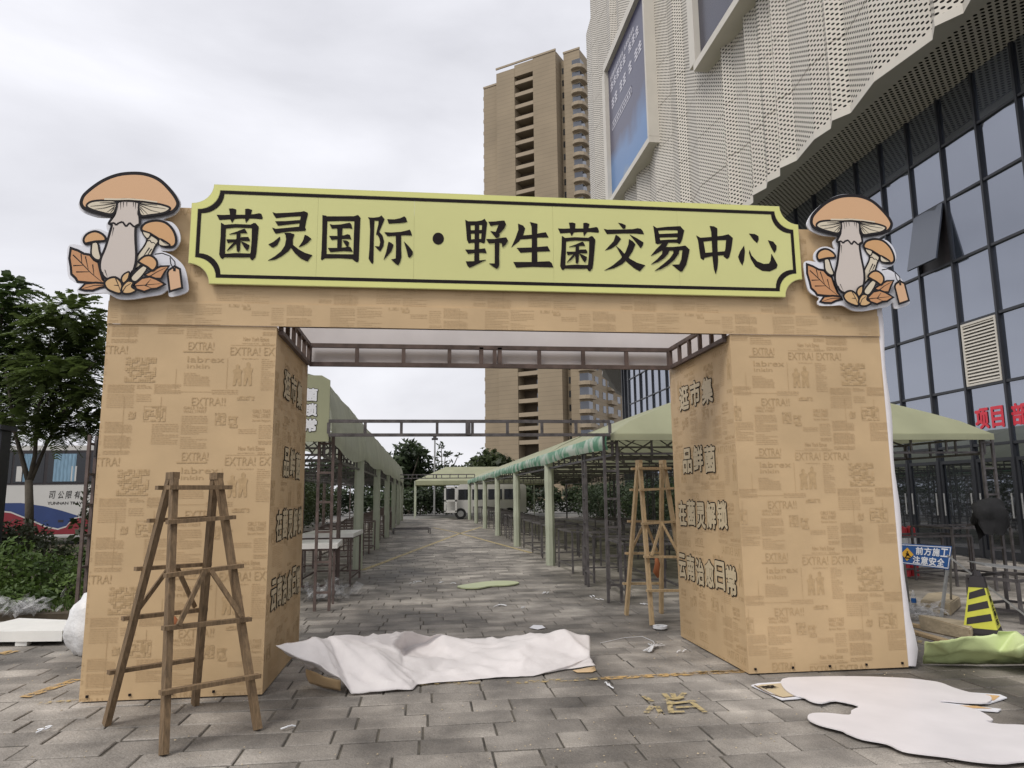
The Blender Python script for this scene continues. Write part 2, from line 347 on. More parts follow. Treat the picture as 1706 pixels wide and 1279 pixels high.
def screen_mat(name, em):
    m = bpy.data.materials.new(name); m.use_nodes = True; t = m.node_tree; b = t.nodes['Principled BSDF']; b.inputs['Roughness'].default_value = .3
    co = N(t, 'ShaderNodeTexCoord'); sp = N(t, 'ShaderNodeSeparateXYZ'); t.links.new(co.outputs['Generated'], sp.inputs[0])
    nz = N(t, 'ShaderNodeTexNoise'); nz.inputs['Scale'].default_value = 3.4; nz.inputs['Detail'].default_value = 6; t.links.new(co.outputs['Generated'], nz.inputs['Vector'])
    # artwork: night-blue ground, a pale blue skyline low down on the near side
    ad = N(t, 'ShaderNodeMath', operation='MULTIPLY_ADD'); ad.inputs[1].default_value = .35; t.links.new(nz.outputs[0], ad.inputs[0]); t.links.new(sp.outputs[2], ad.inputs[2])
    r = N(t, 'ShaderNodeValToRGB'); e = r.color_ramp.elements
    e[0].position = .12; e[0].color = (.24, .235, .18, 1); e[1].position = .56; e[1].color = (.035, .034, .075, 1)
    x = e.new(.24); x.color = (.04, .13, .30, 1); x = e.new(.40); x.color = (.06, .14, .30, 1)
    t.links.new(ad.outputs[0], r.inputs[0]); t.links.new(r.outputs[0], b.inputs['Base Color'])
    t.links.new(r.outputs[0], b.inputs['Emission Color']); b.inputs['Emission Strength'].default_value = em
    return m
M_['screen'] = screen_mat('led_screen_artwork', .12)
M_['screen_dk'] = mat('dark_led_screen', (.018, .018, .04), .25, .2, .3)
M_['screentxt'] = mat('pale_screen_lettering', (.55, .54, .60), .4, .05, 2)
M_['valance'] = None
def valance_mat():
    m = mat('green_leaf_print_valance', (.10, .30, .16), .5, .3, 2.2, trans=.15); t = m.node_tree; b = t.nodes['Principled BSDF']
    nz = N(t, 'ShaderNodeTexNoise'); nz.inputs['Scale'].default_value = 1.6; nz.inputs['Detail'].default_value = 2; nz.inputs['Distortion'].default_value = 1.6
    ge = N(t, 'ShaderNodeNewGeometry'); t.links.new(ge.outputs['Position'], nz.inputs['Vector'])
    r = N(t, 'ShaderNodeValToRGB'); e = r.color_ramp.elements; r.color_ramp.interpolation = 'EASE'
    e[0].position = .42; e[0].color = (.10, .27, .16, 1); e[1].position = .60; e[1].color = (.50, .56, .47, 1); x = e.new(.50); x.color = (.26, .42, .30, 1)
    t.links.new(nz.outputs[0], r.inputs[0]); t.links.new(r.outputs[0], b.inputs['Base Color'])
    return m
M_['valance'] = valance_mat()
M_['lettercream'] = mat('cream_lettering', (.56, .46, .30), .5, .04, 5)
M_['lettergreen'] = mat('pale_green_lettering', (.42, .46, .27), .5, .04, 5)
M_['pink'] = mat('orange_rag', (.42, .15, .06), .8, .1, 8)
#%%SECTION
# ------------------------------------------------------------------ ground and paving
g = MB(); g.poly([(-900, -60, -.05), (900, -60, -.05), (900, 1500, -.05), (-900, 1500, -.05)])
tag(g.build('ground', M_['ground'], recalc=False), kind='structure')
pv = MB(); pv.poly([(-9, 2.2, -.012), (12.9, 2.2, -.012), (12.9, 50, -.012), (-9, 50, -.012)])
pave = tag(pv.build('pavement', M_['mortar'], recalc=False), kind='structure')
rs = random.Random(3)
def stone_verts(L, D, tiltx=0, tilty=0, z=0, ch=.006):
    a, b = L / 2, D / 2; o = []
    for (x, y, zz) in [(-a, -b, -.025), (a, -b, -.025), (a, b, -.025), (-a, b, -.025), (-a, -b, -ch), (a, -b, -ch), (a, b, -ch), (-a, b, -ch), (-a + ch, -b + ch, 0), (a - ch, -b + ch, 0), (a - ch, b - ch, 0), (-a + ch, b - ch, 0)]:
        o.append(Vector((x, y, z + zz + (tiltx * x + tilty * y if zz > -.02 else 0))))
    return o
STF = [(8, 9, 10, 11)] + [(k, (k + 1) % 4, 4 + (k + 1) % 4, 4 + k) for k in range(4)] + [(4 + k, 4 + (k + 1) % 4, 8 + (k + 1) % 4, 8 + k) for k in range(4)]
lens = [.3, .42, .5, .5, .56, .62]; smesh = {}
for L in set(lens):
    mb = MB(); mb.add(stone_verts(L - .014, .271), STF); o = mb.build('stone', M_['stone']); smesh[L] = o.data; bpy.data.objects.remove(o)
far = MB(); far_rnd = []; cnt = 0; ROW = .285
y = 3.4; row = 0
while y < 49.5:
    yc = y + ROW / 2; near = yc < 9.6
    xl, xr = -.52 * (yc + .3) - .7, .80 * yc + .9
    if not near: xl, xr = max(-8.8, -.62 * yc), 12.8
    x = -8.8 + rs.random() * .6
    while x < min(12.6, xr):
        L = rs.choice(lens) if near or yc < 16 else .5
        xc = x + L / 2
        if xc > xl - .5:
            if near and cnt < 299 and yc > 4.1 and xc > xl and xc < xr:
                s = bpy.data.objects.new('stone', smesh[L]); col.objects.link(s); s.parent = pave
                s.location = (xc, yc, -abs(rs.gauss(0, .0035))); s.rotation_euler = (rs.gauss(0, .006), rs.gauss(0, .004), rs.gauss(0, .005)); cnt += 1
            else:
                q = stone_verts(L - .011, ROW - .011, rs.gauss(0, .003), rs.gauss(0, .005), -abs(rs.gauss(0, .003)))
                fs = STF if yc < 20 else STF[:1] + STF[5:]
                far.add([p + Vector((xc, yc, 0)) for p in q], fs); far_rnd += [rs.random()] * len(fs)
                far_rnd[-len(fs):] = [far_rnd[-1]] * len(fs)
        x += L
    y += ROW; row += 1
fo = far.build('stone_field', M_['stone_far'], pave, recalc=False, attr=far_rnd); fo['kind'] = 'stuff'

def gstrip(pts, w, z=.005):
    """painted strip along ground points"""
    mb = MB()
    for a, b in zip(pts[:-1], pts[1:]):
        a, b = Vector(a), Vector(b); a.z = b.z = z; d = (b - a).normalized(); n = Vector((-d.y, d.x, 0)) * w / 2
        mb.poly([a - n, b - n, b + n, a + n])
    return mb
for pts, w, k in (([G(604, 950), G(765, 889), G(802, 878)], .13, 'paint3'), ([G(885, 921), G(765, 888), G(722, 879)], .12, 'paint3'),
               ([G(640, 1142), G(800, 1138)], .07, 'paint'), ([G(845, 1138), G(1010, 1130)], .09, 'paint'), ([G(1000, 1131), G(1245, 1118)], .10, 'paint2'), ([G(1125, 1122), G(1236, 1118)], .09, 'paint'),
               ([G(40, 1162), G(70, 1152), G(128, 1132)], .10, 'paint2'), ([G(65, 1172), G(128, 1168)], .08, 'paint'), ([G(0, 1090), G(26, 1084)], .14, 'paint2'),
               ([G(1512, 1063), G(1620, 1095)], .10, 'paint')):
    gstrip(pts, w).build('painted_line', M_[k], pave, recalc=False)
zk = 2.487
def zp(x, y): return G(1020 + x / zk, 1060 + y / zk)
strokes = [((130, 250), (165, 272)), ((185, 292), (205, 325)), ((140, 320), (165, 292)), ((215, 240), (255, 285)), ((250, 240), (262, 268)), ((300, 238), (268, 268)), ((235, 275), (245, 322)), ((255, 282), (345, 272)), ((320, 270), (385, 320)), ((262, 300), (350, 296)), ((255, 318), (300, 318)), ((215, 272), (300, 258))]
mb = MB()
for i, (a, b) in enumerate(strokes):
    q = gstrip([zp(*a), zp(*b)], .042, .006 + .0006 * i); mb.add(q.v, q.f)
mb.build('painted_character', M_['paint3'], pave, recalc=False)

# planting bed with kerb on the left
kb = MB()
bed = [(-30, 12.0), (-4.6, 10.6), (-6.4, 21), (-7, 30), (-30, 33)]
b = MB(); b.prism([(x, y_, -.02) for x, y_ in bed], (0, 0, .10)); tag(b.build('planting_bed', M_['soil']), kind='structure')

# ------------------------------------------------------------------ entrance arch
YF, YB = 6.36, 8.08
XL0, XL1, XR0, XR1 = -2.70, -1.30, 2.845, 4.36
ZH, ZT = 3.07, 4.13
arch = thing('entrance_arch', (.8, 7.2, 0), 'kraft paper printed entrance arch with two box pillars and a header', 'arch')
T = .02
def panel(name, a, b, mt='kraft'): return MB().span(a, b).build(name, M_[mt], arch)
# slightly slack canvas: a front skin with soft ripples
def skin(name, x0, x1, z0, z1, y, nx, nz, amp, seed, mt='kraft', bow=0):
    mb = MB(); P = []
    for j in range(nz + 1):
        for i in range(nx + 1):
            u, v = i / nx, j / nz; e = min(u, 1 - u, .15) / .15 * min(v, 1 - v, .15) / .15
            d = amp * noise.noise(Vector((u * (x1 - x0) * 1.6, v * (z1 - z0) * .9, seed))) * e
            P.append((x0 + (x1 - x0) * u, y - d, z0 + (z1 - z0) * v))
    F = [(j * (nx + 1) + i, j * (nx + 1) + i + 1, (j + 1) * (nx + 1) + i + 1, (j + 1) * (nx + 1) + i) for j in range(nz) for i in range(nx)]
    mb.add(P, F)
    o = mb.build(name, M_[mt], arch, smooth=True, recalc=False)
    return o
for (x0, x1, sd_) in ((XL0, XL1, 1.1), (XR0, XR1, 5.3)):
    MB().span((x0, YF + .002, .012), (x1, YF + .02, ZH)).build('pillar_front', M_['kraft'], arch)
    # nails along the foot
    for k in range(5): MB().box((x0 + .06 + (x1 - x0 - .12) * k / 4, YF - .004, .05), (.018, .012, .018)).build('nail', M_['ink'], arch)
    MB().span((x0, YB - .02, .012), (x1, YB, ZH)).build('pillar_back', M_['kraft'], arch)
MB().span((XL1 - .018, YF + .022, .012), (XL1, YB - .022, ZH - .003)).build('pillar_side', M_['kraft'], arch)
MB().span((XL0, YF + .022, .012), (XL0 + .018, YB - .022, ZH - .003)).build('pillar_side', M_['kraft'], arch)
MB().span((XR0, YF + .022, .012), (XR0 + .018, YB - .022, ZH - .003)).build('pillar_side', M_['kraft'], arch)
MB().span((XR1 - .018, YF + .022, .012), (XR1, YB - .022, ZH - .003)).build('pillar_side', M_['white_pl'], arch)
# header: two printed strips that overlap in a seam, white lined back
MB().span((XL0 + .003, YF - .004, ZH + .16), (XR1 - .003, YF + .018, ZT)).build('header_front', M_['kraft'], arch)
MB().span((XL0, YF - .012, ZH), (XR1, YF - .004, ZH + .20)).build('header_strip', M_['kraft'], arch)
MB().span((XL0 + .01, YB - .02, ZH + .003), (XR1 - .01, YB, ZT)).build('header_back', M_['white_pl'], arch)
MB().span((XL0, YF + .022, ZT - 1.0), (XL0 + .018, YB - .022, ZT)).build('header_end', M_['kraft'], arch)
MB().span((XR1 - .018, YF + .022, ZT - 1.0), (XR1, YB - .022, ZT)).build('header_end', M_['white_pl'], arch)
# square tube truss inside the header
def truss(mb, a, b, h, n, w=.04, sag=0):
    a, b = Vector(a), Vector(b); up = Vector((0, 0, h))
    mb.bar(a, b, w); mb.bar(a + up, b + up, w)
    for k in range(n + 1):
        p = a + (b - a) * (k / n); mb.bar(p + Vector((0, 0, w / 2)), p + up - Vector((0, 0, w / 2)), w * .9)
    return mb
fr = MB(); truss(fr, (XL1 + .03, YB - .09, 3.03), (XR0 - .03, YB - .09, 3.03), .21, 8, .045)
for xx in (.62, .83): fr.bar((xx, YB - .09, 3.05), (xx, YB - .09, 3.24), .045)
fr.build('truss', M_['steel_rust'], arch)
for xs in (XL1 + .025, XR0 - .025):
    t_ = MB(); truss(t_, (xs, YF + .07, 3.03), (xs, YB - .13, 3.03), .21, 5, .04); t_.build('truss', M_['steel_rust'], arch)
t_ = MB(); truss(t_, (XL1 + .05, YF + .06, 3.10), (XR0 - .05, YF + .06, 3.10), .21, 8, .04); t_.build('truss', M_['steel_rust'], arch)
# white plastic flap bulging from the outer edge of one pillar
mb = MB(); P = []
for j in range(25):
    z = .02 + (ZH + .42) * j / 24
    bul = .035 + .03 * math.sin(j * .5) ** 2 + (.09 if j == 1 else .05 if j in (0, 2) else 0)
    P += [(XR1 + .002, YF + .006, z), (XR1 + bul * .75, YF - .012, z), (XR1 + bul, YF + .05, z), (XR1 + .004, YF + .2, z)]
mb.add(P, [(j * 4 + k, j * 4 + k + 1, j * 4 + k + 5, j * 4 + k + 4) for j in range(24) for k in range(3)])
mb.build('plastic_flap', M_['white_pl'], arch, smooth=True)

# newspaper print: one tile of lettering, pictures and text columns, clipped to each panel
TU = .001346; TW, TH = 1020 * TU, 705 * TU
rt = random.Random(11)
def tile():
    A, B = MB(), MB()       # strong print, faint print
    X, Y_ = Vector((1, 0, 0)), Vector((0, 1, 0))
    def tx(mb, s, u, v, w, h, off=0.): text_into(mb, s, (u * TU, (705 - v - h) * TU, 0), X, Y_, h * TU, off, w * TU)
    def rc(mb, u, v, w, h): mb.poly([(u * TU, (705 - v - h) * TU, 0), ((u + w) * TU, (705 - v - h) * TU, 0), ((u + w) * TU, (705 - v) * TU, 0), (u * TU, (705 - v) * TU, 0)])
    tx(A, 'EXTRA!!', 515, 22, 205, 52); tx(A, 'GIRLS TAKE', 468, 80, 140, 16); tx(A, 'WALL STREET', 468, 102, 140, 16)
    tx(A, 'EXTRA!', 475, 368, 158, 52); rc(A, 445, 427, 182, 9)
    tx(A, 'labrex', 475, 462, 225, 38); tx(A, 'inkin', 475, 512, 135, 26)
    tx(A, 'New York Eznue', 812, 330, 160, 28)
    tx(A, 'EXTRA!', 735, 398, 185, 54); tx(A, 'EXTRA!', 945, 398, 185, 54)
    tx(A, 'GIRLS TAKE', 890, 96, 110, 24); tx(A, 'WALL STREET', 890, 126, 110, 24); tx(A, 'Street Report', 890, 160, 112, 18)
    # pictures: broken blotches
    def pic(u, v, w, h, n, frame=True):
        if frame:
            rc(B, u, v, w, 2); rc(B, u, v + h, w, 2); rc(B, u, v, 2, h); rc(B, u + w, v, 2, h + 2)
        cw, ch = w / n, h / n
        for i in range(n):
            for j in range(n):
                q = noise.noise(Vector((u * .013 + i * .45, v * .017 + j * .45, 3.1)))
                if q > -.12: rc(A if q > .12 else B, u + i * cw + .4, v + j * ch + .4, cw * .93, ch * .93)
    pic(102, 472, 185, 160, 13, False); pic(232, 78, 128, 95, 9); pic(140, 112, 44, 48, 6, False); pic(662, 122, 62, 72, 7); pic(742, 140, 58, 74, 7, False); pic(790, 12, 104, 24, 7, False)
    for cx, hh in ((785, 150), (850, 165)):       # two figures
        A.poly([((cx + a) * TU, (705 - 660 + b_ * hh / 160) * TU, 0) for a, b_ in ((-26, 10), (-10, 12), (0, 60), (10, 10), (26, 14), (22, 90), (30, 118), (10, 128), (12, 150), (0, 160), (-12, 150), (-9, 128), (-30, 116), (-20, 85))])
    # text columns
    busy = [(505, 10, 235, 115), (440, 355, 270, 190), (725, 385, 200, 75), (-10, 385, 125, 75), (938, 385, 90, 75), (95, 465, 200, 175), (225, 70, 140, 110), (130, 100, 62, 68), (655, 115, 75, 85), (735, 130, 70, 90), (740, 480, 165, 190), (880, 88, 130, 95), (805, 322, 175, 42), (785, 5, 115, 40)]
    u = 6
    while u < 1000:
        w = rt.choice([90, 110, 130, 160]); w = min(w, 1012 - u); v = 4
        while v < 700:
            blk = rt.choice([50, 80, 120, 150])
            if rt.random() < .52:
                k = v
                st = rt.choice([9, 11, 13])
                while k < min(700, v + blk):
                    if not any(a - 4 < u + w and u < a + c_ + 4 and b_ - 3 < k + 5 and k < b_ + d_ + 3 for a, b_, c_, d_ in busy):
                        ww = w * (1 if rt.random() < .8 else rt.uniform(.3, .8)); p = 0
                        while p < ww - 6:
                            l = rt.uniform(8, 26); rc(B, u + p, k, min(l, ww - p), 3.4); p += l + 4
                    k += st
            v += blk + 14
        u += w + 14
    for (a, b_, c_, d_) in ((410, 545, 2, 130), (330, 20, 2, 150), (720, 470, 2, 200), (110, 20, 2, 340), (330, 690, 300, 2), (735, 385, 270, 2)): rc(A, a, b_, c_, d_)
    return A, B
TA, TB = tile()
def clipped(src, wrect, offx, offz):
    x0, x1, z0, z1 = wrect; bm = bmesh.new(); i0 = math.floor((x0 - offx) / TW) ; i1 = math.floor((x1 - offx) / TW); j0 = math.floor((z0 - offz) / TH); j1 = math.floor((z1 - offz) / TH)
    for i in range(i0, i1 + 1):
        for j in range(j0, j1 + 1):
            vs_ = [bm.verts.new((p.x + offx + i * TW, p.y + offz + j * TH, 0)) for p in src.v]
            for f in src.f:
                try: bm.faces.new([vs_[k] for k in f])
                except ValueError: pass
    for co, no in (((x0, 0, 0), (-1, 0, 0)), ((x1, 0, 0), (1, 0, 0)), ((0, z0, 0), (0, -1, 0)), ((0, z1, 0), (0, 1, 0))):
        bmesh.ops.bisect_plane(bm, geom=bm.verts[:] + bm.edges[:] + bm.faces[:], plane_co=co, plane_no=no, clear_outer=True)
    mb = MB(); bm.verts.index_update(); mb.add([v.co.copy() for v in bm.verts], [[v.index for v in f.verts] for f in bm.faces]); bm.free(); return mb
def print_panel(wrect, offx, offz, place, both=True):
    for src, mt, d in ((TA, 'print', 0), (TB, 'print_l', 1)):
        mb = clipped(src, wrect, offx, offz); mb.v = [place(p.x, p.y, d) for p in mb.v]
        if mb.v: mb.build('print', M_[mt], arch, recalc=False)['kind'] = 'stuff'
oz = 3.07 - 2 * TH - .60
def pf(yy): return lambda x, z, d: Vector((x, yy - .0012 - .0006 * d, z))
print_panel((XL0 + .004, XL1 - .004, .02, ZH - .004), XL0 + .03, oz, pf(YF))
print_panel((XR0 + .004, XR1 - .004, .02, ZH - .004), XR0 - .42, oz + .02, pf(YF))
print_panel((XL0 + .02, XR1 - .02, ZH + .203, ZT - .005), XL0 + .5, ZH - .30, pf(YF - .004))
print_panel((XL0 + .02, XR1 - .02, ZH + .006, ZH + .19), XL0 + .1, ZH - .52, pf(YF - .012))
print_panel((YF + .03, YB - .03, .02, ZH - .01), YF + .3, oz + .1, lambda x, z, d: Vector((XR0 - .0012 - .0006 * d, x, z)))
print_panel((YF + .03, YB - .03, .02, ZH - .01), YF - .2, oz - .1, lambda x, z, d: Vector((XL1 + .0012 + .0006 * d, x, z)))

# slogans on the inner faces, cream characters in a dark outline
SLOG = ['逛市集', '品鲜菌', '在菌灵解锁', '云南治愈日常']
def slogan(side):
    # rows measured on the photograph: (px of first char lower-left, px of last char lower-right, heights)
    rows_r = [((1134, 682), (1193, 667), (1136, 642), (1192, 618)), ((1140, 787), (1197, 783), (1141, 745), (1196, 733)), ((1133, 874), (1217, 882), (1134, 838), (1217, 845)), ((1130, 965), (1232, 985), (1130, 922), (1231, 943))]
    rows_l = [((472, 655), (503, 686), (473, 614), (502, 633)), ((471, 792), (500, 796), (472, 738), (500, 744)), ((459, 893), (504, 893), (460, 851), (504, 849)), ((450, 1010), (505, 985), (451, 960), (504, 937))]
    X = XR0 if side > 0 else XL1
    for s, (p0, p1, q0, q1) in zip(SLOG, rows_r if side > 0 else rows_l):
        a, b, c = AX(*p0, X), AX(*p1, X), AX(*q0, X)
        ya, yb = sorted((a.y, b.y)); ya = max(ya, YF + .06); yb = min(yb, YB - .06)
        n = len(s); hgt = .25; z0 = (a.z + b.z) / 2
        wch = min(.27, (yb - ya) / n)
        for k, ch in enumerate(s):
            # right face reads from far to near, left face from near to far
            if side > 0: org = Vector((X, yb - k * (yb - ya) / n, z0)); ux = Vector((0, -1, 0)); nr = Vector((-1, 0, 0))
            else: org = Vector((X, ya + k * (yb - ya) / n, z0)); ux = Vector((0, 1, 0)); nr = Vector((1, 0, 0))
            cw = (yb - ya) / n * .92; dz = .012 * math.sin(k * 2.1)
            o_, f_ = outlined(ch, org + Vector((0, 0, dz)), ux, (0, 0, 1), hgt, cw * .88, nr, .011, .0045)
            ob = o_.build('character', M_['ink'], arch, recalc=False)
            f_.build('character_fill', M_['lettercream'], ob, recalc=False)
slogan(1); slogan(-1)

# ------------------------------------------------------------------ sign board
YS = YF - .06
sign = thing('sign_board', (.75, YS, 3.4), 'long yellow-green board with black brush characters along the arch header', 'sign')
tl, tr_, bl, br = AY(355, 305, YS), AY(1295, 345, YS), AY(350, 470, YS), AY(1310, 497, YS)
sx0 = AY(317, 380, YS).x; sx1 = AY(1333, 420, YS).x; sz0 = (bl.z + br.z) / 2; sz1 = (tl.z + tr_.z) / 2
def plaque(x0, x1, z0, z1, r, n=8):
    pts = []
    for cx, cz, a0 in ((x0, z0, 90), (x1, z0, 180), (x1, z1, 270), (x0, z1, 0)):
        for k in range(n + 1):
            a = R(a0 - 90 * k / n); pts.append((cx + r * math.cos(a), cz + r * math.sin(a)))
    return pts
RC = .18
pl = plaque(sx0, sx1, sz0, sz1, RC)
cuts = [sx0 - 1] + [AY(x, 470, YS).x for x in (526, 689, 923, 1133)] + [sx1 + 1]
for a, b in zip(cuts[:-1], cuts[1:]):
    mb = MB(); mb.prism([(x, YS, z) for x, z in pl], (0, .026, 0))
    bm = bmesh.new(); vs_ = [bm.verts.new(p) for p in mb.v]; [bm.faces.new([vs_[k] for k in f]) for f in mb.f]
    for xx, s in ((a + .0006, -1), (b - .0006, 1)):
        bmesh.ops.bisect_plane(bm, geom=bm.verts[:] + bm.edges[:] + bm.faces[:], plane_co=(xx, 0, 0), plane_no=(s, 0, 0), clear_outer=True)
        bmesh.ops.holes_fill(bm, edges=[e for e in bm.edges if e.is_boundary])
    q = MB(); bm.verts.index_update(); q.add([v.co.copy() for v in bm.verts], [[v.index for v in f.verts] for f in bm.faces]); bm.free()
    q.build('panel', M_['board'], sign)
def ring(mb, o_, i_, y):
    n = len(o_); mb.add([(x, y, z) for x, z in o_] + [(x, y, z) for x, z in i_], [(k, (k + 1) % n, n + (k + 1) % n, n + k) for k in range(n)])
e1, e2 = .056, .086
mb = MB(); ring(mb, plaque(sx0 + e1, sx1 - e1, sz0 + e1, sz1 - e1, RC + .0), plaque(sx0 + e2, sx1 - e2, sz0 + e2, sz1 - e2, RC + .006), YS - .003)
mb.build('border', M_['ink'], sign, recalc=False)
mb = MB(); ring(mb, plaque(sx0 + .004, sx1 - .004, sz0 + .004, sz1 - .004, RC), plaque(sx0 + e1 - .004, sx1 - e1 + .004, sz0 + e1 - .004, sz1 - e1 + .004, RC), YS - .0015)
mb.build('rim', M_['board_edge'], sign, recalc=False)
K1, K2 = 9.478, 7.108
JUN = [[(103,212),(200,216),(320,212),(560,212),(680,205),(780,188),(810,200),(832,262),(820,282),(680,272),(480,272),(240,288),(145,294)], [(296,115),(360,112),(412,128),(405,250),(345,340),(320,290),(310,170)], [(553,122),(600,115),(662,135),(640,220),(615,280),(565,338),(553,290)], [(172,335),(235,375),(248,420),(240,640),(232,830),(228,880),(195,910),(165,890),(143,840),(150,740),(165,560)], [(215,372),(400,358),(640,368),(690,340),(720,345),(766,400),(755,440),(690,445),(660,420),(400,412),(240,428)], [(660,400),(766,400),(752,560),(730,800),(715,880),(670,928),(640,915),(622,860),(640,800),(655,620)], [(215,830),(400,818),(640,825),(650,880),(500,884),(220,880)], [(300,518),(420,478),(500,445),(545,432),(565,460),(585,500),(500,500),(420,510)], [(258,600),(400,600),(500,565),(600,562),(625,600),(615,625),(480,618),(400,635),(275,655)], [(420,490),(475,490),(475,640),(468,770),(445,803),(420,780),(412,640)], [(390,630),(420,650),(340,730),(262,778),(310,715)], [(480,625),(560,660),(618,690),(605,740),(582,778),(530,715)]]
JUN2 = [[(92 + (x - 103) * 648 / 729, 145 + (y - 112) * 770 / 816) for x, y in p] for p in JUN]
